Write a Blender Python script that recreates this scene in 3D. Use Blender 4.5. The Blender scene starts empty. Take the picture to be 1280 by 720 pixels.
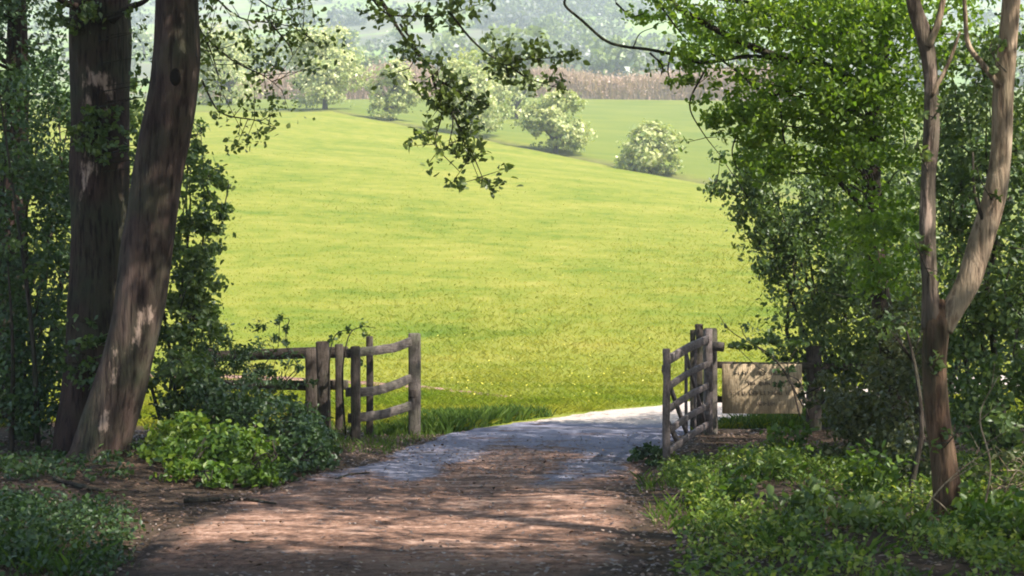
import bpy, math, random
import numpy as np
from mathutils import Vector

rng = np.random.default_rng(7)
random.seed(7)
scene = bpy.context.scene
COL = scene.collection
F = 1758.0            # focal length in pixels of the 1280 px wide frame
EYE = 1.6             # camera height
HZ = 395.0            # eye-level row in the frame
R = math.radians

def P(px, py, Y):
    return np.array([(px - 640) / F * Y, Y, EYE + (HZ - py) / F * Y])

# ------------------------------------------------------------------ terrain
_ph = rng.uniform(0, 6.28, (12, 2))
_dr = rng.uniform(0, 6.28, 12)
def wob(x, y, scale, k0=0, n=4):
    """smooth bumps about -1..1"""
    s = 0
    for i in range(n):
        a = _dr[(k0 + i) % 12]; f = (1.0 + 0.55 * i) / scale
        s = s + np.sin((x * math.cos(a) + y * math.sin(a)) * f + _ph[(k0 + i) % 12, 0]) / (1 + .4 * i)
    return s / 2.2

CENTRE = np.array([(-1.6, -40), (-1.45, 0), (-.85, 8.6), (-.85, 10.5), (-.65, 12.5), (-.35, 13.8), (.02, 15.4), (.45, 18.0), (.95, 19.6), (1.75, 21.4), (3.2, 23.6), (5.6, 26.5), (9.0, 29.6), (15, 33), (26, 37)])
WIDTH = np.array([3.8, 3.8, 3.5, 3.7, 3.5, 3.1, 3.0, 3.1, 3.0, 2.9, 2.7, 2.6, 2.4, 2.2, 2.0])
def dense_path(c, w, n):
    d = np.r_[0, np.cumsum(np.linalg.norm(np.diff(c, axis=0), axis=1))]
    t = np.linspace(0, d[-1], n)
    # smooth the polyline
    x = np.interp(t, d, c[:, 0]); y = np.interp(t, d, c[:, 1]); ww = np.interp(t, d, w)
    k = np.ones(13) / 13
    def sm(a):
        ap = np.r_[[a[0]] * 6, a, [a[-1]] * 6]; return np.convolve(ap, k, 'valid')
    return np.c_[sm(x), sm(y)], sm(ww)
ROAD, ROADW = dense_path(CENTRE, WIDTH, 420)
LANE = np.array([(.6, 25.6), (-.8, 28.0), (-2.6, 29.9), (-6, 31.2), (-13, 32.4), (-26, 34)])
LANEP, LANEW = dense_path(LANE, np.array([.25, .45, .6, .8, .9, .9]), 120)

def road_dist(x, y):
    """signed distance outside the track edge (negative on the track)"""
    x = np.asarray(x, float); y = np.asarray(y, float)
    out = np.full(x.shape, 99.0)
    m = (y < 45) & (np.abs(x) < 40)
    if m.any():
        q = np.c_[x[m], y[m]]
        best = np.full(len(q), 99.0)
        for a, w in ((ROAD[::3], ROADW[::3]), (LANEP[::3], LANEW[::3])):
            for s in range(0, len(q), 4000):
                d = np.linalg.norm(q[s:s + 4000, None] - a[None], axis=2) - w[None] / 2
                best[s:s + 4000] = np.minimum(best[s:s + 4000], d.min(1))
        out[m] = best
    return out

def Hbase(x, y):
    x = np.asarray(x, float); y = np.asarray(y, float)
    xc = np.clip(x, -20, 45)
    s = .170 - .0013 * xc
    ramp = lambda v: 2.2 * np.logaddexp(0, (v - 31.5) / 2.2)
    yd = 135 - 1.2 * xc
    zd = s * ramp(yd)
    z1 = s * ramp(np.minimum(y, yd))
    z2 = np.where(y > yd, (37 - zd) / np.maximum(230 - yd, 5) * (np.minimum(y, 230) - yd), 0)
    z = np.where(y > yd, zd + z2, z1)
    z = z + np.where(y > 230, .195 * (np.minimum(y, 400) - 230), 0) + np.where(y > 400, .283 * (np.minimum(y, 860) - 400), 0)
    z = z - .25 * np.exp(-((y - yd) / 2.0) ** 2) * (y > 50)
    far = np.clip((y - 270) / 200, 0, 1)
    z = z + far * 7.5 * wob(x, y, 75, 3)
    z = z + np.clip((y - 40) / 60, 0, 1) * (1 - far) * .5 * wob(x, y, 17, 5)
    return z

def H(x, y):
    z = Hbase(x, y)
    d = road_dist(x, y)
    near = np.clip((40 - np.asarray(y, float)) / 12, 0, 1)
    off = np.clip(d / 1.2, 0, 1)
    z = z + near * off * (.05 * wob(np.asarray(x), np.asarray(y), .9, 1) + .03 * wob(np.asarray(x), np.asarray(y), .35, 6) + .08)
    return z

# ------------------------------------------------------------------ mesh helpers
def to_mesh(name, verts, faces_list, mats, mat_idx=None, smooth=False):
    """verts (N,3); faces_list: list of int arrays (M,k); mat_idx: list of ints, one for each faces array"""
    me = bpy.data.meshes.new(name)
    verts = np.asarray(verts, np.float32)
    me.vertices.add(len(verts)); me.vertices.foreach_set('co', verts.ravel())
    nl = sum(f.size for f in faces_list); npol = sum(len(f) for f in faces_list)
    me.loops.add(nl); me.polygons.add(npol)
    me.loops.foreach_set('vertex_index', np.concatenate([f.ravel() for f in faces_list]).astype(np.int32))
    tot = np.concatenate([np.full(len(f), f.shape[1]) for f in faces_list]).astype(np.int32)
    st = np.r_[0, np.cumsum(tot)[:-1]].astype(np.int32)
    me.polygons.foreach_set('loop_start', st); me.polygons.foreach_set('loop_total', tot)
    for m in mats: me.materials.append(m)
    if mat_idx is not None:
        me.polygons.foreach_set('material_index', np.concatenate([np.full(len(f), i) for f, i in zip(faces_list, mat_idx)]).astype(np.int32))
    if smooth: me.polygons.foreach_set('use_smooth', np.ones(npol, bool))
    me.update(calc_edges=True); me.validate()
    return me

class MB:
    """collects geometry for ONE mesh"""
    def __init__(s): s.v = []; s.f = []; s.mi = []; s.n = 0
    def add(s, v, fl, mi=0):
        s.v.append(np.asarray(v, float))
        for f in fl:
            s.f.append(np.asarray(f, int) + s.n); s.mi.append(mi)
        s.n += len(v); return s
    def build(s, name, mats, parent=None, loc=None, smooth=False):
        if not isinstance(mats, (list, tuple)): mats = [mats]
        v = np.concatenate(s.v)
        if parent is not None: v = v - np.array(parent.location)
        elif loc is not None: v = v - np.array(loc)
        o = bpy.data.objects.new(name, to_mesh(name, v, s.f, mats, s.mi, smooth))
        COL.objects.link(o)
        if parent is not None: o.parent = parent
        elif loc is not None: o.location = loc
        return o

def tag(o, label=None, cat=None, group=None, kind=None):
    for k, v in (('label', label), ('category', cat), ('group', group), ('kind', kind)):
        if v: o[k] = v
    return o
def thing(name, label, cat, loc, group=None):
    o = bpy.data.objects.new(name, None); COL.objects.link(o)
    o.location = [float(c) for c in loc]; o.empty_display_size = .3
    return tag(o, label, cat, group)

def smooth_path(p, n):
    p = np.asarray(p, float)
    if len(p) < 3:
        t = np.linspace(0, 1, n)[:, None]; return p[0] * (1 - t) + p[-1] * t
    q = np.vstack([2 * p[0] - p[1], p, 2 * p[-1] - p[-2]])
    seg = len(p) - 1; t = np.linspace(0, seg - 1e-6, n); i = t.astype(int); u = (t - i)[:, None]
    a, b, c, d = q[i], q[i + 1], q[i + 2], q[i + 3]
    return .5 * (2 * b + (c - a) * u + (2 * a - 5 * b + 4 * c - d) * u ** 2 + (3 * b - a - 3 * c + d) * u ** 3)

def tube(mb, path, radii, n=None, sides=8, mi=0, rough=0., flute=0., seed=0):
    path = np.asarray(path, float)
    n = n or max(2, len(path) * 2)
    c = smooth_path(path, n)
    r = np.interp(np.linspace(0, 1, n), np.linspace(0, 1, len(radii)), radii)
    T = np.gradient(c, axis=0); T /= np.linalg.norm(T, axis=1)[:, None] + 1e-9
    ref = np.array([0, 1., 0]) if abs(T[0, 1]) < .8 else np.array([1., 0, 0])
    A = np.cross(T, ref); A /= np.linalg.norm(A, axis=1)[:, None] + 1e-9
    B = np.cross(T, A)
    th = np.linspace(0, 2 * math.pi, sides, endpoint=False)
    rr = np.repeat(r[:, None], sides, 1)
    if rough or flute:
        s = np.arange(n)[:, None] / n * np.linalg.norm(c[-1] - c[0])
        rr = rr * (1 + rough * (np.sin(th * 3 + s * 1.3 + seed) * .5 + np.sin(th * 5 - s * 2.1 + seed * 2) * .4 + np.sin(th * 2 + s * 3.7 + seed) * .5 + np.sin(th * 7 + s * 5.3) * .25))
        k = np.clip(1 - s / .9, 0, 1) ** 2
        rr = rr * (1 + flute * k * (np.sin(th * 5 + seed) * .6 + np.sin(th * 3 + seed * 3) * .5))
    v = c[:, None] + rr[..., None] * (np.cos(th)[None, :, None] * A[:, None] + np.sin(th)[None, :, None] * B[:, None])
    idx = np.arange(n * sides).reshape(n, sides)
    a, b = idx[:-1], idx[1:]
    q = np.stack([a, np.roll(a, -1, 1), np.roll(b, -1, 1), b], -1).reshape(-1, 4)
    mb.add(v.reshape(-1, 3), [q, idx[0][::-1][None], idx[-1][None]], mi)
    return c, r

def beam(mb, path, w, h, mi=0, n=None, jit=.0, side=None):
    """a sawn timber swept along a path: chamfered rectangle w (sideways) by h (the other way)"""
    path = np.asarray(path, float); n = n or max(3, len(path) * 3)
    c = smooth_path(path, n)
    T = np.gradient(c, axis=0); T /= np.linalg.norm(T, axis=1)[:, None]
    up = np.array([0, 0, 1.]) if abs(T[0, 2]) < .7 else np.array([0, 1., 0])
    if side is not None: up = np.asarray(side, float)
    A = np.cross(T, up); A /= np.linalg.norm(A, axis=1)[:, None]; B = np.cross(A, T)
    ch = min(w, h) * .14
    x, y = w / 2, h / 2
    sec = np.array([(-x + ch, -y), (x - ch, -y), (x, -y + ch), (x, y - ch), (x - ch, y), (-x + ch, y), (-x, y - ch), (-x, -y + ch)])
    sc = np.ones(n)
    c = np.vstack([c[:1] - T[:1] * ch * .9, c, c[-1:] + T[-1:] * ch * .9]); A = np.vstack([A[:1], A, A[-1:]]); B = np.vstack([B[:1], B, B[-1:]])
    sc = np.r_[.8, sc, .8]; n += 2
    S = sec[None] * sc[:, None, None]
    if jit: S = S + rng.normal(0, jit, (n, 1, 2)) + rng.normal(0, jit * .5, (n, 8, 2))
    v = c[:, None] + S[..., :1] * A[:, None] + S[..., 1:] * B[:, None]
    idx = np.arange(n * 8).reshape(n, 8); a, b = idx[:-1], idx[1:]
    q = np.stack([a, np.roll(a, -1, 1), np.roll(b, -1, 1), b], -1).reshape(-1, 4)
    mb.add(v.reshape(-1, 3), [q, idx[0][::-1][None], idx[-1][None]], mi)

def unit(v): return v / (np.linalg.norm(v, axis=1)[:, None] + 1e-9)

def leaves(mb, c, size, aspect=.6, up=.6, mi=0, simple=False, droop=.25, face=None):
    """pointed, slightly folded leaves, one at each point of c"""
    c = np.asarray(c, float); n = len(c)
    if n == 0: return
    nr = unit(rng.normal(0, 1, (n, 3)) + np.array([0, 0, up]) + (0 if face is None else np.asarray(face)))
    d = unit(np.cross(nr, rng.normal(0, 1, (n, 3))) + np.array([0, 0, -droop]))
    nr = unit(nr - d * (nr * d).sum(1)[:, None])
    s = np.cross(nr, d)
    L = size * rng.uniform(.6, 1.25, n)
    W = L * aspect * rng.uniform(.8, 1.2, n)
    if simple:
        loc = np.array([(0, 0, 0), (.45, -.5, .1), (1, 0, 0), (.45, .5, .1)])
        fl = np.array([[0, 1, 2, 3]])
    else:
        loc = np.array([(0, 0, 0), (.3, -.5, .13), (.68, -.36, .1), (1, 0, -.05), (.68, .36, .1), (.3, .5, .13)])
        fl = np.array([[0, 1, 2, 3], [0, 3, 4, 5]])
    k = len(loc)
    v = c[:, None] + (loc[None, :, 0:1] - .5) * L[:, None, None] * d[:, None] + loc[None, :, 1:2] * W[:, None, None] * s[:, None] + loc[None, :, 2:3] * W[:, None, None] * nr[:, None]
    f = (np.arange(n)[:, None, None] * k + fl[None]).reshape(-1, 4)
    mb.add(v.reshape(-1, 3), [f], mi)

def blob_points(c, rad, n, clumps=None, shell=.5, spread=.16, flat=.7):
    """n points in uneven clumps through an ellipsoid, more of them near its outside"""
    c = np.asarray(c, float); rad = np.asarray(rad, float)
    K = clumps or max(6, n // 45)
    u = unit(rng.normal(0, 1, (K, 3))); rr = rng.uniform(0, 1, K) ** (1 / 3) ; rr = shell * np.maximum(rr, .75) + (1 - shell) * rr
    cc = u * rr[:, None] * rng.uniform(.75, 1.12, (K, 1))
    w = rng.uniform(.4, 1.6, K); w /= w.sum()
    k = rng.choice(K, n, p=w)
    cs = rng.uniform(.6, 1.4, K)
    p = cc[k] + rng.normal(0, spread, (n, 3)) * cs[k][:, None] * np.array([1, 1, flat])
    return c + p * rad, c + cc * rad

# ------------------------------------------------------------------ materials
def new_mat(name):
    m = bpy.data.materials.new(name); m.use_nodes = True
    nt = m.node_tree; nt.nodes.clear()
    return m, nt, nt.nodes, nt.links
def N(nt, t, **kw):
    n = nt.nodes.new(t)
    for k, v in kw.items():
        if k[0] == '_': setattr(n, k[1:], v)
    return n
def noise(nt, vec, scale, detail=5, rough=.55, dist=0):
    n = nt.nodes.new('ShaderNodeTexNoise'); n.inputs['Scale'].default_value = scale; n.inputs['Detail'].default_value = detail
    n.inputs['Roughness'].default_value = rough; n.inputs['Distortion'].default_value = dist
    if vec is not None: nt.links.new(vec, n.inputs['Vector'])
    return n.outputs['Fac']
def ramp(nt, fac, stops):
    n = nt.nodes.new('ShaderNodeValToRGB'); e = n.color_ramp.elements
    while len(e) < len(stops): e.new(.5)
    for i, (p, c) in enumerate(stops):
        e[i].position = p; e[i].color = (*c, 1) if not np.isscalar(c) else (c, c, c, 1)
    nt.links.new(fac, n.inputs['Fac']); return n.outputs['Color']
def mix(nt, fac, a, b, mode='MIX'):
    n = nt.nodes.new('ShaderNodeMix'); n.data_type = 'RGBA'; n.blend_type = mode; n.clamp_factor = True
    for s, v in ((n.inputs[0], fac), (n.inputs[6], a), (n.inputs[7], b)):
        if hasattr(v, 'links'): nt.links.new(v, s)
        elif np.isscalar(v): s.default_value = v
        else: s.default_value = (*v, 1)
    return n.outputs[2]
def math_(nt, op, a, b=None):
    n = nt.nodes.new('ShaderNodeMath'); n.operation = op
    for s, v in zip(n.inputs, (a, b)):
        if v is None: continue
        if hasattr(v, 'links'): nt.links.new(v, s)
        else: s.default_value = v
    return n.outputs[0]
def coords(nt, scale=(1, 1, 1), rot=(0, 0, 0), obj=False):
    m = nt.nodes.new('ShaderNodeMapping'); m.inputs['Scale'].default_value = scale; m.inputs['Rotation'].default_value = rot
    if obj: nt.links.new(nt.nodes.new('ShaderNodeTexCoord').outputs['Object'], m.inputs['Vector'])
    else: nt.links.new(nt.nodes.new('ShaderNodeNewGeometry').outputs['Position'], m.inputs['Vector'])
    return m.outputs['Vector']
def finish(m, nt, color, rough=.85, bump=None, bstr=.4, bdist=.02, spec=.25):
    b = nt.nodes.new('ShaderNodeBsdfPrincipled'); o = nt.nodes.new('ShaderNodeOutputMaterial')
    if hasattr(color, 'links'): nt.links.new(color, b.inputs['Base Color'])
    else: b.inputs['Base Color'].default_value = (*color, 1)
    b.inputs['Roughness'].default_value = rough; b.inputs['Specular IOR Level'].default_value = spec
    if bump is not None:
        bn = nt.nodes.new('ShaderNodeBump'); bn.inputs['Strength'].default_value = bstr; bn.inputs['Distance'].default_value = bdist
        nt.links.new(bump, bn.inputs['Height']); nt.links.new(bn.outputs['Normal'], b.inputs['Normal'])
    nt.links.new(b.outputs['BSDF'], o.inputs['Surface'])
    return m

def leaf_mat(name, stops, trans=.38, patch=.9, tcol=(1.25, 1.3, .6), rough=.42, spec=.45):
    m, nt, nd, lk = new_mat(name)
    g = nd.new('ShaderNodeNewGeometry')
    nz = noise(nt, coords(nt), patch, 2)
    f = math_(nt, 'ADD', math_(nt, 'MULTIPLY', g.outputs['Random Per Island'], .6), math_(nt, 'MULTIPLY', math_(nt, 'SUBTRACT', nz, .3), .9))
    col = ramp(nt, f, stops)
    b = nd.new('ShaderNodeBsdfPrincipled'); lk.new(col, b.inputs['Base Color']); b.inputs['Roughness'].default_value = rough; b.inputs['Specular IOR Level'].default_value = spec
    t = nd.new('ShaderNodeBsdfTranslucent'); lk.new(mix(nt, 1.0, col, tcol, 'MULTIPLY'), t.inputs['Color'])
    mx = nd.new('ShaderNodeMixShader'); mx.inputs[0].default_value = trans
    lk.new(b.outputs[0], mx.inputs[1]); lk.new(t.outputs[0], mx.inputs[2])
    o = nd.new('ShaderNodeOutputMaterial'); lk.new(mx.outputs[0], o.inputs['Surface'])
    return m

M = {}
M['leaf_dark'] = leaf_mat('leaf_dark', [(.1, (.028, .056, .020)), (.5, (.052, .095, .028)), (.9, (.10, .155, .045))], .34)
M['leaf_mid'] = leaf_mat('leaf_mid', [(.1, (0.048, 0.083, 0.025)), (.5, (0.094, 0.146, 0.039)), (.9, (0.196, 0.241, 0.075))], .42)
M['leaf_spray'] = leaf_mat('leaf_spray', [(.1, (0.066, 0.088, 0.026)), (.5, (0.120, 0.162, 0.042)), (.9, (0.204, 0.257, 0.072))], .42)
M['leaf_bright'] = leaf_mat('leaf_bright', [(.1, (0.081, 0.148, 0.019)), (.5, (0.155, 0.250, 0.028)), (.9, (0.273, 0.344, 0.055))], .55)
M['leaf_olive'] = leaf_mat('leaf_olive', [(.1, (.045, .060, .022)), (.5, (.085, .10, .035)), (.9, (.17, .165, .07))], .35)
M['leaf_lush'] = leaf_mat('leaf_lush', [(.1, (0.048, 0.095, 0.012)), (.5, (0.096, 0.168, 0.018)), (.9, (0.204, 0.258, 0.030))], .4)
M['leaf_may'] = leaf_mat('leaf_may', [(.05, (0.156, 0.216, 0.060)), (.35, (0.282, 0.330, 0.102)), (.6, (0.444, 0.450, 0.180)), (.95, (0.624, 0.594, 0.312))], .3, .45)
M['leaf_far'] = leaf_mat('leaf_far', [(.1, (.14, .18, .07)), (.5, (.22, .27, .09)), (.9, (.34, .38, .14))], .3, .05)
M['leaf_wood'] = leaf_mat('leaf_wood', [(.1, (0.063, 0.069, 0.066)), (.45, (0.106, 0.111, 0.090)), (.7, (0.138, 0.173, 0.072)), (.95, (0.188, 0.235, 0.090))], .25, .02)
M['twig_pink'] = leaf_mat('twig_pink', [(.1, (0.342, 0.213, 0.158)), (.5, (0.410, 0.267, 0.197)), (.9, (0.433, 0.317, 0.211))], .25, .06)
def blade_mat():
    m, nt, nd, lk = new_mat('grass_blade')
    g = nd.new('ShaderNodeNewGeometry')
    nA = noise(nt, coords(nt, (.10, .22, .1)), 1, 5, .6, .5); nB = noise(nt, coords(nt, (.22, .42, .3)), 1.6, 6, .66, .8)
    f = math_(nt, 'ADD', math_(nt, 'ADD', math_(nt, 'MULTIPLY', nA, .45), math_(nt, 'MULTIPLY', nB, .55)), math_(nt, 'MULTIPLY', math_(nt, 'SUBTRACT', g.outputs['Random Per Island'], .4), .05))
    col = ramp(nt, f, [(.33, (0.118, 0.180, 0.014)), (.43, (0.186, 0.229, 0.020)), (.51, (0.258, 0.269, 0.029)), (.60, (0.320, 0.304, 0.042)), (.72, (0.413, 0.354, 0.074))])
    b = nd.new('ShaderNodeBsdfDiffuse'); lk.new(col, b.inputs['Color'])
    t = nd.new('ShaderNodeBsdfTranslucent'); lk.new(mix(nt, 1.0, col, (1.0, 1.0, .9), 'MULTIPLY'), t.inputs['Color'])
    mx = nd.new('ShaderNodeMixShader'); mx.inputs[0].default_value = .5; lk.new(b.outputs[0], mx.inputs[1]); lk.new(t.outputs[0], mx.inputs[2])
    lk.new(mx.outputs[0], nd.new('ShaderNodeOutputMaterial').inputs['Surface']); return m
M['grass_blade'] = blade_mat()
M['leaf_herb'] = leaf_mat('leaf_herb', [(.1, (0.048, 0.085, 0.018)), (.35, (0.088, 0.152, 0.024)), (.6, (0.178, 0.242, 0.037)), (.9, (0.382, 0.400, 0.079))], .4, 1.6)
M['grass_dark'] = leaf_mat('grass_dark', [(.1, (.040, .080, .014)), (.5, (.075, .13, .018)), (.9, (.14, .195, .03))], .35, .5, rough=.6, spec=.2)
M['litter'] = leaf_mat('litter', [(.1, (.045, .026, .018)), (.4, (.10, .056, .036)), (.7, (.19, .115, .075)), (.95, (.34, .24, .17))], .1, .8)
M['petal'] = leaf_mat('petal', [(.1, (.65, .55, .05)), (.9, (.75, .65, .12))], .2)

def bark_mat(name, dark, mid, light, scale=9, pale_patch=False):
    m, nt, nd, lk = new_mat(name)
    v = coords(nt, (1, 1, .22))
    n1 = noise(nt, v, scale, 8, .62, .6); n2 = noise(nt, coords(nt), 1.7, 4)
    n3 = noise(nt, coords(nt, (1, 1, .12)), scale * 3.4, 4, .6)
    col = ramp(nt, n1, [(.28, dark), (.5, mid), (.78, light)])
    col = mix(nt, ramp(nt, n2, [(.42, 0.0), (.68, .55)]), col, (.045, .06, .03))      # algae
    if pale_patch:
        a = nd.new('ShaderNodeAttribute'); a.attribute_name = 'pale_patch'
        e = math_(nt, 'ADD', a.outputs['Fac'], math_(nt, 'MULTIPLY', math_(nt, 'SUBTRACT', noise(nt, coords(nt, (1, 1, .45)), 13, 5, .65), .5), 2.4))
        col = mix(nt, ramp(nt, e, [(.46, 0.0), (.78, .9)]), col, mix(nt, n3, (.22, .14, .10), (.48, .36, .28)))  # paler patches at set spots, outlines broken by noise
    col = mix(nt, ramp(nt, n3, [(.36, .8), (.50, 0.0)]), col, tuple(c * .45 for c in dark))
    h = math_(nt, 'ADD', n1, math_(nt, 'MULTIPLY', n3, .9))
    return finish(m, nt, col, .9, h, .9, .035, .15)
M['bark_dark'] = bark_mat('bark_dark', (0.019, 0.011, 0.009), (0.046, 0.027, 0.021), (0.087, 0.054, 0.041), 9, True)
M['bark_grey'] = bark_mat('bark_grey', (0.030, 0.019, 0.016), (0.066, 0.043, 0.034), (0.115, 0.080, 0.064), 6, True)
M['bark_pale'] = bark_mat('bark_pale', (.17, .11, .07), (.37, .265, .175), (.54, .42, .30), 8, True)
M['bark_warm'] = bark_mat('bark_warm', (0.056, 0.030, 0.019), (0.144, 0.077, 0.048), (0.263, 0.154, 0.100), 8, True)
M['bark_limb'] = bark_mat('bark_limb', (.06, .042, .032), (.14, .10, .075), (.24, .18, .14), 8, True)
M['hollow'] = finish(*(lambda q: (q[0], q[1]))(new_mat('hollow')), (.012, .009, .007), .95)
M['bark_twig'] = bark_mat('bark_twig', (.030, .022, .017), (.06, .045, .034), (.10, .08, .06), 14)
M['dry_twig'] = bark_mat('dry_twig', (.16, .11, .07), (.28, .21, .14), (.42, .34, .24), 18)

def wood_mat(name, dark, mid, light, moss=.5, grain=(9, 9, 1.1)):
    m, nt, nd, lk = new_mat(name)
    gr_ = noise(nt, coords(nt, grain), 6, 5, .65, .4)
    g = nd.new('ShaderNodeNewGeometry')
    n1 = noise(nt, coords(nt, (3.5, 3.5, 3.5)), 3, 6, .6, 1.2); n2 = noise(nt, coords(nt), 26, 5, .7); n3 = noise(nt, coords(nt), 2.1, 3)
    col = ramp(nt, n1, [(.3, dark), (.52, mid), (.75, light)])
    col = mix(nt, .35, col, ramp(nt, n2, [(.3, dark), (.7, light)]))
    col = mix(nt, ramp(nt, n3, [(.5, 0.0), (.72, moss)]), col, (.07, .085, .035))
    col = mix(nt, ramp(nt, gr_, [(.34, .75), (.50, 0.0)]), col, tuple(c * .5 for c in dark))
    return finish(m, nt, col, .9, math_(nt, 'ADD', n2, math_(nt, 'MULTIPLY', gr_, 1.2)), .8, .012, .15)
M['wood_dark'] = wood_mat('wood_dark', (.040, .030, .024), (.075, .058, .046), (.12, .095, .078))
M['wood_grey'] = wood_mat('wood_grey', (.060, .048, .040), (.125, .102, .088), (.21, .175, .15), .5)
M['wood_gate'] = wood_mat('wood_gate', (.075, .056, .05), (.15, .118, .108), (.26, .215, .20), .2)
R_ = (1.2, 1.2, 14)
M['rail_dark'] = wood_mat('rail_dark', (.040, .030, .024), (.075, .058, .046), (.12, .095, .078), .5, R_)
M['rail_grey'] = wood_mat('rail_grey', (.060, .048, .040), (.125, .102, .088), (.21, .175, .15), .4, R_)
M['rail_gate'] = wood_mat('rail_gate', (.085, .064, .058), (.17, .134, .125), (.28, .235, .22), .15, R_)
M['wood_sign'] = wood_mat('wood_sign', (0.339, 0.247, 0.145), (0.446, 0.330, 0.203), (0.517, 0.404, 0.261), .05)
m, nt, nd, lk = new_mat('worn_paint'); M['paint'] = finish(m, nt, ramp(nt, noise(nt, coords(nt), 40, 3), [(.3, (.12, .088, .062)), (.7, (.27, .21, .145))]), .8)

# terrain: fields, rough ditch strip, far hillside fields, woodland floor
m, nt, nd, lk = new_mat('terrain_soil_and_turf')
att = lambda s: (lambda n: (setattr(n, 'attribute_name', s), n.outputs['Fac'])[1])(nd.new('ShaderNodeAttribute'))
pos = coords(nt)
nA = noise(nt, coords(nt, (.10, .22, .1)), 1, 5, .6, .5); nB = noise(nt, coords(nt, (1, .8, 1)), 1.1, 6, .65); nC = noise(nt, pos, 9, 5, .7)
nD = noise(nt, coords(nt, (.22, .42, .3)), 1.6, 6, .66, .8)
turf = ramp(nt, math_(nt, 'ADD', math_(nt, 'ADD', math_(nt, 'MULTIPLY', nA, .34), math_(nt, 'MULTIPLY', nD, .30)), math_(nt, 'MULTIPLY', nB, .36)), [(.33, (0.076, 0.122, 0.012)), (.43, (0.120, 0.153, 0.016)), (.51, (0.172, 0.184, 0.025)), (.60, (0.220, 0.212, 0.038)), (.72, (0.288, 0.255, 0.068))])
upper = ramp(nt, nA, [(.35, (0.098, 0.131, 0.020)), (.65, (0.144, 0.162, 0.026))])
col = mix(nt, att('upper'), turf, upper)
col = mix(nt, att('ditch'), col, ramp(nt, nB, [(.3, (.07, .075, .022)), (.7, (.135, .13, .04))]))
nF = noise(nt, coords(nt, (1, 1, 1)), .011, 4, .5, .6); nG = noise(nt, pos, .05, 5, .65)
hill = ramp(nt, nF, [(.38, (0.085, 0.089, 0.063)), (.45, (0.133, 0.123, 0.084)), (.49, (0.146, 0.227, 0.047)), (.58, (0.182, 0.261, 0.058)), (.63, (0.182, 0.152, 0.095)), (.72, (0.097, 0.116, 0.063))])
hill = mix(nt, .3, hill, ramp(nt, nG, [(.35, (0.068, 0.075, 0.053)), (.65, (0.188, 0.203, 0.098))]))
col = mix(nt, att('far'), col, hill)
soil = ramp(nt, math_(nt, 'ADD', math_(nt, 'MULTIPLY', nC, .7), math_(nt, 'MULTIPLY', nB, .3)), [(.3, (.022, .016, .011)), (.5, (.055, .038, .026)), (.7, (.11, .07, .045))])
col = mix(nt, att('wood'), col, soil)
M['terrain'] = finish(m, nt, col, .95, nC, .7, .05, .1)

# track: red-brown earth with painted near-end shade, leaf mould, concrete strips and slab, pale gravel out in the sun
m, nt, nd, lk = new_mat('track_earth_and_concrete')
pos = coords(nt)
n1 = noise(nt, coords(nt, (.55, 1.6, 1)), 2.2, 6, .62, .7); n2 = noise(nt, pos, 16, 6, .7); n3 = noise(nt, pos, 55, 3, .7); n4 = noise(nt, pos, 1.3, 4)
earth = ramp(nt, math_(nt, 'ADD', math_(nt, 'MULTIPLY', n1, .55), math_(nt, 'MULTIPLY', n2, .45)), [(.34, (.036, .019, .013)), (.43, (.095, .050, .033)), (.52, (.225, .122, .08)), (.63, (.50, .32, .235))])
earth = mix(nt, ramp(nt, n3, [(.60, 0.0), (.68, .7)]), earth, (.34, .28, .24))
conc = ramp(nt, math_(nt, 'ADD', math_(nt, 'MULTIPLY', n2, .5), math_(nt, 'MULTIPLY', n4, .5)), [(.3, (0.116, 0.112, 0.147)), (.5, (0.168, 0.164, 0.206)), (.72, (0.240, 0.232, 0.269))])
grav = ramp(nt, n2, [(.3, (.30, .235, .19)), (.55, (.46, .38, .32)), (.75, (.60, .52, .45))])
att = lambda s: (lambda n: (setattr(n, 'attribute_name', s), n.outputs['Fac'])[1])(nd.new('ShaderNodeAttribute'))
brk = math_(nt, 'MULTIPLY', math_(nt, 'SUBTRACT', math_(nt, 'ADD', math_(nt, 'ADD', math_(nt, 'MULTIPLY', n1, .8), math_(nt, 'MULTIPLY', n2, .7)), math_(nt, 'MULTIPLY', n4, .6)), 1.05), 3.4)
mould_shade = ramp(nt, n2, [(.3, (.020, .013, .010)), (.5, (.055, .036, .026)), (.72, (.13, .085, .06))])
earth = mix(nt, ramp(nt, math_(nt, 'ADD', att('edge'), math_(nt, 'MULTIPLY', brk, .35)), [(.3, 0.0), (.75, 1.0)]), earth, mould_shade)
col = mix(nt, math_(nt, 'MULTIPLY', ramp(nt, math_(nt, 'ADD', att('concrete'), brk), [(.35, 0.0), (.75, 1.0)]), ramp(nt, att('concrete'), [(.06, 0.0), (.35, 1.0)])), earth, conc)
col = mix(nt, math_(nt, 'MULTIPLY', ramp(nt, math_(nt, 'ADD', att('gravel'), brk), [(.3, 0.0), (.7, 1.0)]), ramp(nt, att('gravel'), [(.1, 0.0), (.5, 1.0)])), col, grav)
col = mix(nt, math_(nt, 'MULTIPLY', att('joint'), .85), col, (.05, .042, .04))
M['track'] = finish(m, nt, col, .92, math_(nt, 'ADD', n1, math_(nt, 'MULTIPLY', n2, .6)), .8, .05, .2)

def attr(me, name, vals):
    a = me.attributes.new(name, 'FLOAT', 'POINT'); a.data.foreach_set('value', np.asarray(vals, np.float32))
sstep = lambda a, b, v: (lambda t: t * t * (3 - 2 * t))(np.clip((v - a) / (b - a), 0, 1))

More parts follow.
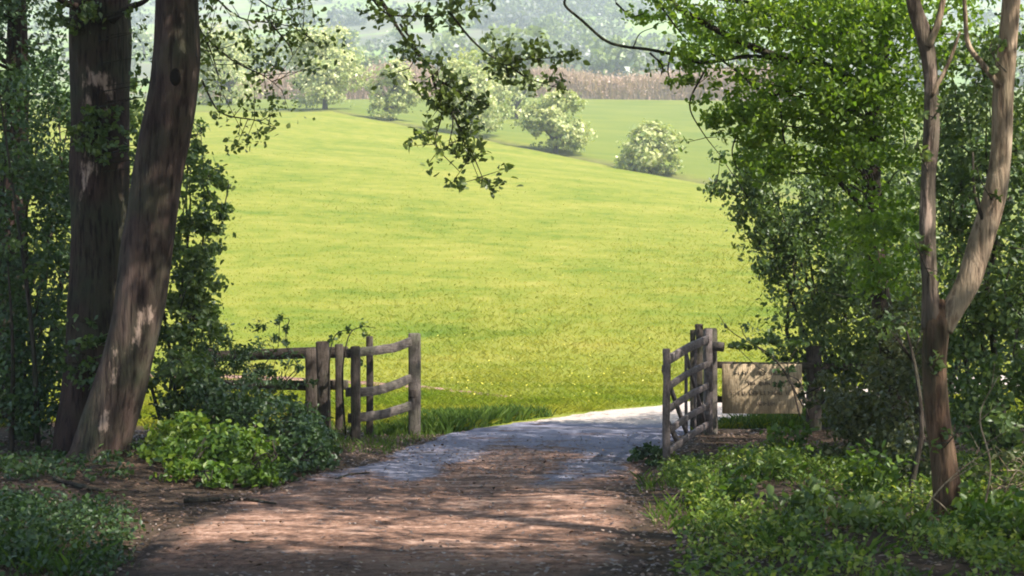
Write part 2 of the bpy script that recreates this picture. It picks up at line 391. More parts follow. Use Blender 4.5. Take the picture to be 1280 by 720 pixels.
# ------------------------------------------------------------------ terrain sheet
def axis(segs):
    out = [segs[0][0]]
    for a, b, st in segs: out += list(np.linspace(a, b, max(2, int(round((b - a) / st)) + 1))[1:])
    return np.array(out)
xs = axis([(-820, -200, 40), (-200, -60, 10), (-60, -14, 2), (-14, 14, .2), (14, 60, 2), (60, 200, 10), (200, 820, 40)])
ys = axis([(-60, 0, 4), (0, 6, .5), (6, 34, .2), (34, 60, 1), (60, 210, 1.5), (210, 420, 6), (420, 1000, 12), (1000, 1320, 40)])
gx, gy = np.meshgrid(xs, ys)
gz = H(gx, gy)
rd = road_dist(gx, gy)
gz = gz - .03 * np.clip(-rd / .25, 0, 1)         # bed under the track
idx = np.arange(gx.size).reshape(gx.shape)
q = np.stack([idx[:-1, :-1], idx[:-1, 1:], idx[1:, 1:], idx[1:, :-1]], -1).reshape(-1, 4)
g = MB().add(np.c_[gx.ravel(), gy.ravel(), gz.ravel()], [q]).build('ground', M['terrain'], smooth=True)
tag(g, 'woodland floor running out into a sunlit yellow-green hill field and hazy hillside', kind='structure')
xr, yr = gx.ravel(), gy.ravel()
ydr = 135 - 1.2 * np.clip(xr, -20, 45)
wood_edge = 19.6 + .5 * wob(xr, yr, .8) + np.clip(xr - 2.5, 0, 30) * .3 + np.clip(-xr - 2.0, 0, 30) * .12
attr(g.data, 'wood', (1 - sstep(-.8, .8, yr - wood_edge)))
attr(g.data, 'ditch', np.exp(-((yr - ydr - .6 * wob(xr, yr, 4)) / 2.6) ** 4) * (yr > 50))
attr(g.data, 'upper', sstep(0, 6, yr - ydr))
attr(g.data, 'far', sstep(228, 245, yr))

# ------------------------------------------------------------------ track sheet
def strip(name, path, width, lift, nu=31, edge=.16):
    T = np.gradient(path, axis=0); T /= np.linalg.norm(T, axis=1)[:, None]; nrm = np.c_[T[:, 1], -T[:, 0]]
    u = np.linspace(-1, 1, nu)
    jl = edge * wob(path[:, 0] * 3, path[:, 1] * 3, .55, 2); jr = edge * wob(path[:, 0] * 3, path[:, 1] * 3, .45, 7)
    half = np.where(u[None] < 0, (width / 2 + jl)[:, None], (width / 2 + jr)[:, None])
    xy = path[:, None] + nrm[:, None] * (u[None, :, None] * half[..., None])
    x, y = xy[..., 0], xy[..., 1]
    z = Hbase(x, y) + lift + .02 * np.clip((9 - np.abs(y - 9)) / 4, 0, 1) * wob(x, y * 2, .8, 4) - .05 * (np.abs(u)[None] > .985)
    id_ = np.arange(x.size).reshape(x.shape)
    qq = np.stack([id_[:-1, :-1], id_[:-1, 1:], id_[1:, 1:], id_[1:, :-1]], -1).reshape(-1, 4)[:, ::-1]
    o = MB().add(np.c_[x.ravel(), y.ravel(), z.ravel()], [qq]).build(name, M['track'], smooth=True)
    return o, x.ravel(), y.ravel(), np.tile(u, len(path))
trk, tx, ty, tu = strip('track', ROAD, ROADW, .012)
tag(trk, 'earth track with concrete slab at the open gate, bending away to the sunlit field', kind='structure')
slab = sstep(15.7, 16.2, ty + .25 * np.sin(tx * 3)) * (1 - sstep(20.6, 22.2, ty))
wheel = np.maximum(np.exp(-((tu + .62) / .34) ** 4), np.exp(-((tu - .62) / .26) ** 4)) * sstep(12.9, 14.6, ty + .3 * np.sin(tx * 5)) 
heap = np.exp(-(((tx - .15) / .85) ** 2 + ((ty - 16.0) / 1.7) ** 2) * 1.1)
attr(trk.data, 'concrete', np.maximum(slab * (1 - .95 * heap), wheel * (ty < 17) * (1 - .6 * heap)) * 1.1)
attr(trk.data, 'gravel', sstep(20.4, 21.6, ty + .2 * tx))
attr(trk.data, 'joint', np.maximum(np.exp(-((ty - 16.35 - .04 * np.sin(tx * 4)) / .035) ** 2) * .9, .9 * np.exp(-((ty - 20.0 + .1 * tx) / .12) ** 2)))
ln, lx, ly, lu = strip('path', LANEP, LANEW, .015, 11, .2)
tag(ln, 'narrow pale footpath crossing the grass behind the rail fence', kind='structure')
attr(trk.data, 'edge', sstep(.72, 1.0, np.abs(tu) + .06 * np.sin(ty * 4) ) * (1 - sstep(12.5, 14.5, ty)) + .55 * (1 - sstep(8.7, 9.6, ty + .15 * np.sin(tx * 2))))  # dark soil along the edges, plus shade painted into the near end
for nm, v in (('concrete', 0), ('joint', 0), ('gravel', 0), ('edge', .1)): attr(ln.data, nm, np.full(len(lx), v))

# ------------------------------------------------------------------ grass over the field (uncountable)
def blades(mb, x, y, h, w, lean=.35, mi=0):
    n = len(x); z = H(x, y) - .01
    a = rng.uniform(0, 6.28, n); l = rng.normal(0, lean, (n, 2)) * h[:, None]
    dx, dy = np.cos(a) * w / 2, np.sin(a) * w / 2
    v = np.stack([np.c_[x - dx, y - dy, z], np.c_[x + dx, y + dy, z], np.c_[x + dx * .6 + l[:, 0] * .4, y + dy * .6 + l[:, 1] * .4, z + h * .6], np.c_[x + l[:, 0], y + l[:, 1], z + h]], 1)
    f = np.arange(n)[:, None] * 4 + np.array([[0, 1, 2, 3]])
    mb.add(v.reshape(-1, 3), [f], mi)
def tufts(n, per, ylo, yhi, power, pxlo=-90, pxhi=1370):
    u = rng.uniform(0, 1, n); k = 1 - power
    y = (ylo ** k + u * (yhi ** k - ylo ** k)) ** (1 / k)
    x = (rng.uniform(pxlo, pxhi, n) - 640) / F * y
    y = np.repeat(y, per); x = np.repeat(x, per); s = .08 + y * .01
    return x + rng.normal(0, 1, len(x)) * s, y + rng.normal(0, 1, len(y)) * s
mb = MB()
x, y = tufts(46000, 5, 19.5, 135, 2.0)
d = road_dist(x, y); ok = (d > .05) & (y > 19.3 + .35 * np.sin(x * 2)); fade = 1 - sstep(38, 120, y); ok &= (np.abs(y - 135 + 1.2 * np.clip(x, -20, 45)) > 3) & (rng.uniform(0, 1, len(x)) < .15 + .85 * fade); x, y = x[ok], y[ok]
hh = (.035 + .0006 * y) * rng.uniform(.5, 1.5, len(x)) * (1 + .5 * np.clip(wob(x, y, 6, 2), -.5, 1)) * (1 + .9 * np.exp(-(y - 20) / 5))
fade = 1 - sstep(38, 130, y); blades(mb, x, y, hh * (.45 + .55 * fade), (.008 + .0005 * y) * (.4 + .6 * fade), .9)
gr = mb.build('grass', M['grass_blade'])
tag(gr, 'sunlit yellow-green meadow grass over the whole hill field', kind='stuff')
mb = MB()
x = rng.uniform(-1.9, .75, 9000); y = 18.9 + rng.uniform(0, 1, 9000) * 2.6 + .5 * (x + 1)
d = road_dist(x, y); ok = d > .02; x, y = x[ok], y[ok]
blades(mb, x, y, rng.uniform(.08, .26, len(x)) * np.clip(1.2 - abs(x + .35) * .45, .35, 1), np.full(len(x), .022))
x = rng.uniform(-3.4, -.6, 2600); y = rng.uniform(16.2, 19.6, 2600); d = road_dist(x, y); ok = (d > .05); x, y = x[ok], y[ok]
blades(mb, x, y, rng.uniform(.03, .12, len(x)), np.full(len(x), .012))
x = rng.uniform(2.0, 7.5, 9000); y = rng.uniform(19.3, 23.5, 9000); d = road_dist(x, y); ok = (d > .05); x, y = x[ok], y[ok]
blades(mb, x, y, rng.uniform(.05, .20, len(x)), np.full(len(x), .022))
x = rng.uniform(.9, 5.2, 9000); y = rng.uniform(7.5, 15, 9000); d = road_dist(x, y); ok = (d > .1 + .15 * wob(x, y, .3)) & (wob(x, y, .45, 9) > -.1); x, y = x[ok], y[ok]
blades(mb, x, y, rng.uniform(.04, .15, len(x)), np.full(len(x), .009), .6)
x = rng.uniform(-4.6, -2.0, 2500); y = rng.uniform(7.5, 11, 2500); d = road_dist(x, y); ok = (d > .05) & (wob(x, y, .45, 9) > .1); x, y = x[ok], y[ok]
blades(mb, x, y, rng.uniform(.05, .2, len(x)), np.full(len(x), .012), .5)
tag(mb.build('verge_grass', M['grass_dark']), 'dark green grass along the gateway verges and among the herbs', kind='stuff')
mb = MB()
x, y = tufts(420, 1, 22, 60, 1.5, 480, 960)
c = np.c_[x, y, H(x, y) + .22 + .003 * y]; leaves(mb, c, .032, .9, 1.0, simple=True)
tag(mb.build('meadow_flowers', M['petal']), 'yellow flower heads specked through the meadow grass beyond the gate', kind='stuff')

# ------------------------------------------------------------------ plants
def pg(px, Y):       # foot point on the ground
    x = (px - 640) / F * Y
    return np.array([x, Y, float(H(np.array([x]), np.array([Y]))[0])])

def twigs(mb, root, targets, r0=.018, r1=.003, mi=1, bend=.25, sides=5):
    for t in targets:
        root_ = root + rng.normal(0, .05, 3) * [1, 1, 0]
        mid = root_ * .45 + t * .55 + rng.normal(0, bend, 3) * np.linalg.norm(t - root_) * .3
        tube(mb, [root_, mid, t], [r0, r0 * .6, r1], 6, sides, mi)

def shrub(name, label, cat, foot, blobs, leaf, size, mat, aspect=.6, up=.5, nstem=4, group=None, bark='bark_twig', extra=None, ntw=14, stem_r=.03, simple=False, shell=.5, spread=.16, trunk=None, crown_name='foliage'):
    """blobs: (px, py, Y, rx_px, ry_px, ry_metres, n)"""
    t = thing(name, label, cat, foot, group)
    mb = MB(); cents = []
    for (px, py, Y, rx, ry, rd_, n) in blobs:
        c = P(px, py, Y); rad = np.array([rx / F * Y, rd_, ry / F * Y])
        pts, cc = blob_points(c, rad, int(n), shell=shell, spread=spread)
        gz_ = H(pts[:, 0], pts[:, 1]); pts = pts[pts[:, 2] > gz_ + .03]
        leaves(mb, pts, size, aspect, up, 0, simple, face=unit((pts - c) / rad) * .8)
        k = min(len(cc), max(2, int(ntw * n / 2500)))
        cents += list(cc[rng.choice(len(cc), k, replace=False)])
        if extra is not None: pass
    cents = [c if c[2] > foot[2] + .1 else np.array([c[0], c[1], foot[2] + .12]) for c in cents]
    allc = np.array(cents)
    if trunk is None:
        order = np.argsort(-allc[:, 2])[:max(nstem, 1)]
        for i in range(nstem):
            tgt = allc[rng.integers(len(allc))] if i >= len(order) else allc[order[i]]
            base = foot + np.array([rng.normal(0, .12), rng.normal(0, .1), -.05])
            sm = MB(); tube(sm, [base, base * .65 + tgt * .35 + rng.normal(0, .14, 3), base * .3 + tgt * .7 + rng.normal(0, .14, 3), tgt], [stem_r, stem_r * .75, stem_r * .4, .004], 14, 7, 0, .1)
            sm.build('stem', M[bark], t, smooth=True)
        for c in cents:
            dd = np.linalg.norm(allc - c, axis=1) + 3 * np.maximum(0, allc[:, 2] - c[2] + .12) + (np.linalg.norm(allc - c, axis=1) < 1e-6) * 9
            b = allc[np.argmin(dd)] if dd.min() < 1.2 else foot * .5 + c * .5
            tube(mb, [b, b * .5 + c * .5 + rng.normal(0, .07, 3), c], [.008, .006, .003], 6, 5, 1)
    else:
        path, radii = trunk
        sm = MB(); cpts, _ = tube(sm, path, radii, 26, 12, 0, .06, .2, seed=rng.uniform(0, 6)); sm.build('trunk', M[bark], t, smooth=True)
        for c in cents:
            lo = cpts[np.argmin(np.abs(cpts[:, 2] - (c[2] - .35 * np.linalg.norm(c[:2] - cpts[len(cpts) // 2, :2]))))]
            tube(mb, [lo, lo * .5 + c * .5 + rng.normal(0, .12, 3) * [1, 1, .6], c], [max(.012, radii[-1] * .6), .012, .004], 8, 5, 1)
    mb.build(crown_name, [M[mat], M[bark]], t)
    return t

def spray(mb, path, n, spread, size, r=(.012, .003), aspect=.6, mi_leaf=0, mi_bark=1, gap=.0, hang=.0):
    c, _ = tube(mb, path, list(r), max(8, len(path) * 4), 6, mi_bark)
    k = rng.integers(int(len(c) * gap), len(c), n)
    K = max(3, n // 14); kc = rng.integers(int(len(c) * gap), len(c), K); w = rng.integers(0, K, n)
    off = rng.normal(0, spread, (K, 3)); p = c[kc][w] + off[w] + rng.normal(0, spread * .45, (n, 3)) + np.array([0, 0, -hang])
    leaves(mb, p, size, aspect, .8, mi_leaf)
    for j in range(K): tube(mb, [c[kc[j]], c[kc[j]] + off[j]], [.005, .002], 3, 4, mi_bark)

def pale_patch_attr(o, spots):
    co = np.empty(len(o.data.vertices) * 3, np.float32); o.data.vertices.foreach_get('co', co); co = co.reshape(-1, 3) + np.array(o.parent.location if o.parent else o.location)
    v = np.zeros(len(co))
    for (c, rx, rz, s) in spots:
        c = np.asarray(c); d = ((co[:, 0] - c[0]) / rx) ** 2 + ((co[:, 1] - c[1]) / (rx * 1.6)) ** 2 + ((co[:, 2] - c[2]) / rz) ** 2
        v = np.maximum(v, s * np.exp(-d * .9))
    attr(o.data, 'pale_patch', v)

def pxpath(pts, Y, dY=0): return [P(a, b, Y + dY * i / max(1, len(pts) - 1)) for i, (a, b) in enumerate(pts)]

# ---- the two big trunks on the near edge of the wood
SUN_EL, SUN_XY = R(50), np.array([.80, -.60]); SUN_XY /= np.linalg.norm(SUN_XY)
SUN = np.array([*(SUN_XY * math.cos(SUN_EL)), math.sin(SUN_EL)])

def crown_cloud(mb, centre, rad, n, size, mi=0):
    p, cc = blob_points(centre, rad, n, shell=.6, spread=.15); leaves(mb, p, size, .6, .6, mi, True); return cc

YL = 14.4
foot = pg(128, YL)
t_lean = thing('beech_tree', 'leaning grey-brown trunk with a dark knot hole, in front of the darker upright trunk', 'tree', foot)
path = [P(112, 612, YL), P(124, 570, YL), P(138, 520, YL), P(158, 450, YL), P(174, 380, YL), P(186, 300, YL), P(198, 220, YL), P(212, 140, YL), P(220, 80, YL), P(221, 10, YL), P(222, -70, YL), P(232, -260, YL), P(245, -470, YL + .2)]
rad = [44, 36, 33, 31, 31, 31.5, 31, 30, 30, 26, 24, 20, 12]
mb = MB(); tube(mb, path, [r / F * YL for r in rad], 110, 28, 0, .045, .38, 1.1)
o = mb.build('trunk', M['bark_grey'], t_lean, smooth=True)
pale_patch_attr(o, [(P(180, 395, YL - .25), .10, .10, 1.0), (P(172, 425, YL - .25), .07, .16, .9), (P(143, 460, YL - .25), .05, .3, .72), (P(128, 530, YL - .3), .06, .22, .85), (P(200, 420, YL - .15), .04, .35, .5)])
mb = MB()
kc = P(226, 101, YL) + np.array([0, -.24, 0])
th = np.linspace(0, 6.283, 14, endpoint=False)
ring = lambda a, dy: np.c_[kc[0] + np.cos(th) * .055 * a, np.full(14, kc[1] + dy), kc[2] + np.sin(th) * .09 * a]
v = np.vstack([ring(1.15, .06), ring(1.0, -.004), ring(.8, -.010), ring(.5, -.008), ring(.2, -.007)])
id_ = np.arange(70).reshape(5, 14); a, b = id_[:-1], id_[1:]
mb.add(v, [np.stack([a, np.roll(a, -1, 1), np.roll(b, -1, 1), b], -1).reshape(-1, 4), id_[4][None]])
mb.build('knot_hole', M['hollow'], t_lean, smooth=True)
for pts in ([(238, -150), (330, -110), (430, -60), (480, 5), (505, 45), (548, 95)], [(228, -90), (300, -60), (380, -30)], [(222, -120), (100, -170), (-60, -230)], [(240, -300), (330, -420), (520, -520)]):
    mb = MB(); tube(mb, pxpath(pts, YL, -1.2), [.085, .05, .03, .014, .008, .005][:len(pts)], 30, 9, 0, .05); mb.build('branch', M['bark_twig'], t_lean, smooth=True)
mb = MB()   # the hanging sprays in front of the field, and the crown above
Yh = 13.3
spray(mb, pxpath([(470, -10), (500, 40), (535, 85), (556, 120), (575, 165), (598, 222)], Yh), 330, .13, .078, aspect=.62)
spray(mb, pxpath([(455, -20), (480, 15), (520, 20), (560, 18), (590, 8)], Yh), 300, .11, .076)
spray(mb, pxpath([(540, 95), (552, 140), (545, 180), (575, 215)], Yh), 190, .11, .074)
spray(mb, pxpath([(560, 130), (580, 170), (594, 200), (603, 222)], Yh), 210, .085, .076)
spray(mb, pxpath([(556, 120), (566, 150), (560, 185)], Yh), 120, .09, .076)
spray(mb, pxpath([(548, 100), (580, 118), (612, 132)], Yh), 80, .07, .07)
spray(mb, pxpath([(500, 30), (520, 62), (510, 90)], Yh), 110, .1, .072)
spray(mb, pxpath([(562, 15), (590, 50), (620, 73), (660, 74), (718, 70)], Yh, -.2), 300, .10, .074, gap=.5)
spray(mb, pxpath([(630, 75), (655, 95), (690, 108)], Yh - .1), 170, .09, .072)
for (pts, n, s) in (([(262, -10), (300, 22), (350, 30), (385, 42)], 330, .24), ([(250, 40), (290, 75), (330, 95), (352, 112)], 300, .22), ([(252, 100), (275, 140), (318, 150), (345, 160)], 170, .15),
                    ([(300, -20), (345, 12), (390, 6)], 170, .18), ([(240, 20), (262, 60), (280, 120)], 260, .2), ([(330, 20), (360, 55), (366, 70)], 60, .13)):
    spray(mb, pxpath(pts, YL + .6), n, s, .07)
mb.build('foliage', [M['leaf_spray'], M['bark_twig']], t_lean)
mb = MB()
for (c, r_, n) in (((-4.5, 13.5, 9.2), (3.0, 2.6, 1.9), 5200), ((-2.0, 12.5, 8.6), (2.2, 2.4, 1.4), 3200), ((-3.5, 15.5, 10.5), (3, 2.4, 1.8), 3200)):
    cc = crown_cloud(mb, c, r_, n, .15); twigs(mb, P(245, -470, YL + .2), cc[::12], .04, .008)
mb.build('crown', [M['leaf_mid'], M['bark_twig']], t_lean)

YV = 15.5
foot = pg(112, YV)
t_up = thing('oak_tree', 'thick dark upright trunk with pale bark patches and leafy sprouts', 'tree', foot)
path = [P(98, 615, YV), P(106, 560, YV), P(114, 500, YV), P(121, 420, YV), P(124, 330, YV), P(125, 240, YV), P(125, 150, YV), P(124, 60, YV), P(124, -30, YV), P(126, -200, YV), P(122, -420, YV)]
rad = [48, 40, 38, 36, 35, 35, 36, 37, 36, 30, 18]
mb = MB(); tube(mb, path, [r / F * YV for r in rad], 100, 28, 0, .05, .35, 2.3)
o = mb.build('trunk', M['bark_dark'], t_up, smooth=True)
pale_patch_attr(o, [(P(122, 100, YV - .3), .16, .10, 1.0), (P(138, 110, YV - .3), .10, .12, .8), (P(110, 130, YV - .3), .07, .12, .75), (P(106, 215, YV - .3), .06, .20, .95), (P(118, 208, YV - .3), .09, .09, .8), (P(99, 250, YV - .25), .04, .2, .7), (P(142, 20, YV - .3), .05, .2, .6), (P(131, 140, YV - .3), .06, .07, .8)])
for pts in ([(100, 10), (80, 2), (50, -20), (0, -60)], [(140, 25), (160, 10), (185, -2), (205, -40)], [(124, -200), (30, -330), (-120, -420)]):
    mb = MB(); tube(mb, pxpath(pts, YV - .25, -.6), [.05, .035, .025, .015], 18, 8, 0, .05); mb.build('branch', M['bark_dark'], t_up, smooth=True)
mb = MB()
for (px, py, rx, ry, n) in ((126, 158, 34, 26, 260), (110, 170, 22, 24, 120), (140, 185, 22, 18, 100), (98, 20, 30, 20, 120), (104, 440, 26, 42, 190), (120, 470, 32, 24, 150), (80, 20, 26, 26, 110), (168, 30, 14, 26, 50), (175, 110, 10, 40, 60), (172, 180, 10, 40, 60)):
    p, cc = blob_points(P(px, py, YV - .48), np.array([rx, 22, ry]) / F * YV, n, 14); leaves(mb, p, .075, .6, .3)
    for c in cc[:6]:
        tube(mb, [np.array([P(124, 0, YV)[0], YV - .25, c[2] - .05]), c], [.008, .003], 4, 4, 1)
mb.build('sprouts', [M['leaf_mid'], M['bark_twig']], t_up)
mb = MB()
for (c, r_, n) in (((-7.0, 15, 9.0), (3.2, 3.0, 2.0), 5200), ((-5.5, 17.5, 10.0), (3.0, 2.4, 2.0), 4000)):
    cc = crown_cloud(mb, c, r_, n, .15); twigs(mb, P(122, -420, YV), cc[::14], .05, .008)
mb.build('crown', [M['leaf_mid'], M['bark_twig']], t_up)

# ---- the forked tree on the other side
YR = 10.6
foot = pg(1182, YR)
t_fork = thing('forked_tree', 'slim forked tree with a pale sunlit leaning limb, standing among nettles', 'tree', foot)
mb = MB(); tube(mb, [P(1192, 672, YR), P(1186, 630, YR), P(1180, 580, YR), P(1172, 520, YR), P(1168, 460, YR), P(1171, 408, YR), P(1174, 388, YR), P(1176, 374, YR)], [r / F * YR for r in (23, 16.5, 15.5, 15, 15, 16.5, 12, 4)], 66, 20, 0, .05, .3, .4)
o = mb.build('trunk', M['bark_warm'], t_fork, smooth=True)
pale_patch_attr(o, [(P(1160, 560, YR - .1), .03, .12, .85), (P(1167, 590, YR - .1), .03, .10, .8), (P(1176, 560, YR - .1), .03, .06, .7)])
mb = MB(); tube(mb, [P(1166, 412, YR), P(1163, 360, YR), P(1159, 300, YR), P(1160, 230, YR), P(1164, 160, YR), P(1163, 100, YR), P(1156, 50, YR), P(1142, 5, YR), P(1132, -60, YR), P(1120, -240, YR)], [r / F * YR for r in (13, 10, 9.5, 8.5, 9.5, 9, 9.5, 8, 7, 5)], 90, 16, 0, .17, 0, 3)
o = mb.build('limb', M['bark_limb'], t_fork, smooth=True)
pale_patch_attr(o, [(P(1161, 100, YR - .08), .05, .2, .9), (P(1160, 265, YR - .08), .06, .3, 1.0), (P(1163, 195, YR - .08), .05, .14, .9), (P(1161, 330, YR - .08), .04, .1, .8), (P(1163, 150, YR - .08), .03, .12, .8), (P(1150, 30, YR - .08), .03, .1, .7)])
mb = MB(); tube(mb, [P(1178, 412, YR), P(1192, 385, YR), P(1210, 352, YR), P(1226, 300, YR), P(1244, 240, YR), P(1252, 180, YR), P(1254, 120, YR), P(1260, 60, YR), P(1265, 0, YR), P(1272, -80, YR), P(1290, -260, YR)], [r / F * YR for r in (13, 14, 14.5, 14.5, 14, 13, 12.5, 11, 11, 10, 7)], 90, 16, 0, .09, 0, 5)
o = mb.build('limb', M['bark_pale'], t_fork, smooth=True)
pale_patch_attr(o, [(P(1215, 335, YR - .1), .06, .05, .7)])
for pts, r0 in (([(1249, 108), (1228, 80), (1210, 55), (1206, 10), (1202, -40)], 4), ([(1160, 58), (1172, 30), (1180, -5), (1190, -50)], 5), ([(1164, 120), (1185, 80), (1200, 40)], 3), ([(1232, 285), (1218, 240), (1216, 190)], 2.5), ([(1186, 400), (1200, 372), (1214, 330)], 2)):
    mb = MB(); tube(mb, pxpath(pts, YR - .05), [r0 / F * YR, r0 * .5 / F * YR], 16, 7, 0, .08); mb.build('branch', M['bark_pale'] if r0 > 2.6 else M['bark_twig'], t_fork, smooth=True)
mb = MB()
for (c, r_, n) in (((3.6, 11.0, 6.6), (1.8, 1.9, 1.1), 3400), ((5.4, 10.4, 6.9), (1.5, 1.2, 1.0), 1800)):
    cc = crown_cloud(mb, c, r_, n, .11); twigs(mb, P(1272, -180, YR), cc[::10], .025, .005)
mb.build('crown', [M['leaf_bright'], M['bark_twig']], t_fork)
mb = MB()
for pts, n, s_ in (([(1162, 345), (1150, 318), (1142, 300)], 40, .06), ([(1160, 215), (1150, 190), (1146, 170)], 40, .06), ([(1164, 150), (1178, 132), (1186, 118)], 34, .05), ([(1172, 470), (1156, 450), (1148, 430)], 34, .05), ([(1180, 560), (1196, 540), (1206, 522)], 34, .05), ([(1240, 250), (1226, 226), (1220, 205)], 30, .05), ([(1258, 90), (1244, 74), (1236, 60)], 34, .05)):
    spray(mb, pxpath(pts, YR - .13, -.05), n, s_, .06, r=(.006, .002))
mb.build('foliage', [M['leaf_mid'], M['bark_twig']], t_fork)

# ---- upper right: bright canopy with dark arching branches
t_can = thing('field_maple', 'bright green sunlit maple whose dark arching branches reach out over the gate', 'tree', pg(1128, 16.6))
YC = 15.2
mb = MB(); tube(mb, [pg(1128, 16.6) - [0, 0, .1], P(1120, 480, 16.6), P(1095, 330, 16.4), P(1090, 170, 16.2), P(1104, 40, 16), P(1110, -200, 16)], [.17, .13, .11, .10, .09, .05], 40, 12, 0, .06, .3, 2); mb.build('trunk', M['bark_dark'], t_can, smooth=True)
for pts, r0, rl in (([(1095, 118), (1030, 82), (965, 68), (905, 42), (855, 14), (830, -4), (800, -25)], .055, .016), ([(1092, 60), (1000, 20), (900, -2), (820, -10)], .045, .012), ([(985, 78), (940, 70), (880, 78), (850, 70), (812, 62), (780, 58), (756, 50), (728, 26), (706, 6), (712, -8)], .022, .012),
                    ([(1085, 150), (1010, 110), (960, 118), (920, 88), (880, 60)], .03, .008), ([(792, 58), (800, 42), (818, 34)], .008, .004), ([(1080, 260), (1020, 200), (985, 190), (975, 130)], .03, .006)):
    mb = MB(); tube(mb, pxpath(pts, YC + .4, -.8), [r0, rl], max(20, len(pts) * 5), 8, 0, .06); mb.build('branch', M['bark_twig'], t_can, smooth=True)
mb = MB()
for (px, py, rx, ry, rd_, n) in ((1000, 40, 105, 60, 1.3, 1900), (1080, 20, 80, 80, 1.3, 1500), (920, 25, 75, 40, 1.0, 1000), (1010, 120, 95, 45, 1.2, 1500), (1080, 130, 60, 60, 1.2, 1300), (1130, 60, 60, 90, 1.0, 1100), (840, 20, 60, 26, .8, 380), (870, 75, 40, 34, .7, 330), (905, 125, 34, 40, .7, 300), (1050, -50, 200, 40, 1.4, 900), (1215, 30, 70, 60, 1, 500), (1080, 210, 70, 40, 1, 800), (1090, 275, 55, 45, .8, 1000), (1100, 340, 40, 40, .6, 500), (935, 150, 40, 36, .7, 420), (960, 200, 44, 30, .7, 480), (1010, 190, 60, 34, .8, 700)):
    p, cc = blob_points(P(px, py, YC), np.array([rx / F * YC, rd_, ry / F * YC]), int(n * 1.5), shell=.4, spread=.2); leaves(mb, p, .072, .62, .5)
    for c in cc[::7]: tube(mb, [P(1098, min(py + 60, 250), 16.1), (P(1098, py + 20, 15.8) + c) / 2, c], [.014, .009, .003], 7, 4, 1)
for pts, n, s in (([(840, 60), (835, 90), (845, 110)], 40, .08), ([(880, 90), (862, 130), (878, 165), (905, 200)], 70, .1), ([(812, 66), (828, 82), (826, 96)], 16, .05), ([(770, 4), (790, 20), (812, 14)], 40, .08), ([(930, 150), (915, 190), (930, 225)], 70, .11), ([(820, 0), (850, 40), (868, 60)], 80, .1)):
    spray(mb, pxpath(pts, YC), n, s, .07)
mb.build('crown', [M['leaf_bright'], M['bark_twig']], t_can)

# ---- shrubs of the right side
shrub('hawthorn_bush', 'dense dark hawthorn bulging out over the field behind the sign fence', 'bush', pg(1060, 20.6),
      [(985, 250, 19.3, 70, 75, .9, 2300), (1060, 260, 19.7, 80, 90, 1.2, 2400), (1010, 350, 19.4, 62, 80, 1.0, 2100), (1080, 380, 19.7, 80, 90, 1.2, 2600), (1030, 430, 19.3, 70, 50, .8, 1500), (930, 220, 19.0, 44, 50, .7, 1000), (950, 270, 19.0, 36, 36, .6, 600), (1085, 330, 18.3, 50, 60, .6, 1300), (965, 310, 19.0, 30, 40, .6, 500), (1120, 300, 19.6, 60, 120, 1.2, 2000), (955, 428, 17.8, 45, 16, .4, 300), (1090, 470, 19.4, 60, 50, .9, 1500)],
      0, .085, 'leaf_mid', nstem=6, stem_r=.04, ntw=16)
shrub('hazel_bush', 'light-flecked hazel bush behind the pale leaning limb of the forked tree', 'bush', pg(1255, 14.2),
      [(1230, 200, 13.6, 70, 100, .9, 2100), (1240, 330, 13.4, 70, 80, .9, 1900), (1270, 430, 13.2, 65, 80, .8, 1800), (1250, 520, 12.9, 60, 60, .7, 1400), (1320, 260, 13.4, 60, 160, 1, 1700), (1210, 90, 14, 60, 60, .8, 900), (1195, 440, 13.8, 40, 70, .6, 900)],
      0, .072, 'leaf_mid', nstem=6, stem_r=.03, ntw=16)
shrub('bramble_thicket', 'dark tangled bramble between the fence post and the forked trunk', 'bush', pg(1100, 15.2),
      [(1060, 510, 15.2, 45, 45, .7, 1300), (1110, 500, 14.6, 50, 60, .7, 1500), (1130, 430, 15.0, 40, 70, .7, 1300), (1080, 560, 14.2, 60, 34, .6, 1300), (1135, 570, 13.2, 36, 50, .5, 900), (1035, 480, 15.6, 26, 26, .4, 320), (1010, 500, 15.8, 14, 14, .25, 60)],
      0, .065, 'leaf_olive', nstem=7, stem_r=.012, ntw=14)
shrub('holly_bush', 'very dark bush deep in the shade behind the maple trunk', 'bush', pg(1160, 20.5),
      [(1140, 220, 20.2, 120, 120, 1.4, 2600), (1220, 330, 20, 120, 170, 1.6, 3400), (1150, 450, 19.8, 100, 110, 1.4, 2600), (1290, 150, 20.6, 120, 170, 1.6, 2600), (1330, 420, 19.5, 90, 130, 1.4, 1800)],
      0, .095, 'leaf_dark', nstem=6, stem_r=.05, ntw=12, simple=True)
# leafy shoot reaching over the sign and the tall light plant
t = thing('hawthorn_shoot', 'thin leafy shoots arching up between the gate posts and the sign', 'plant', pg(965, 18.1))
mb = MB()
for pts, n, s in (([(1000, 520), (985, 470), (955, 440), (915, 415), (897, 392)], 46, .06), ([(1000, 500), (970, 450), (935, 425), (925, 405)], 40, .07), ([(1010, 520), (1000, 478), (975, 468), (955, 475)], 36, .05), ([(1005, 510), (990, 480), (985, 455), (1000, 430)], 40, .07)):
    spray(mb, pxpath(pts, 18.15), n, s, .07, gap=.3)
mb.build('foliage', [M['leaf_dark'], M['bark_twig']], t)

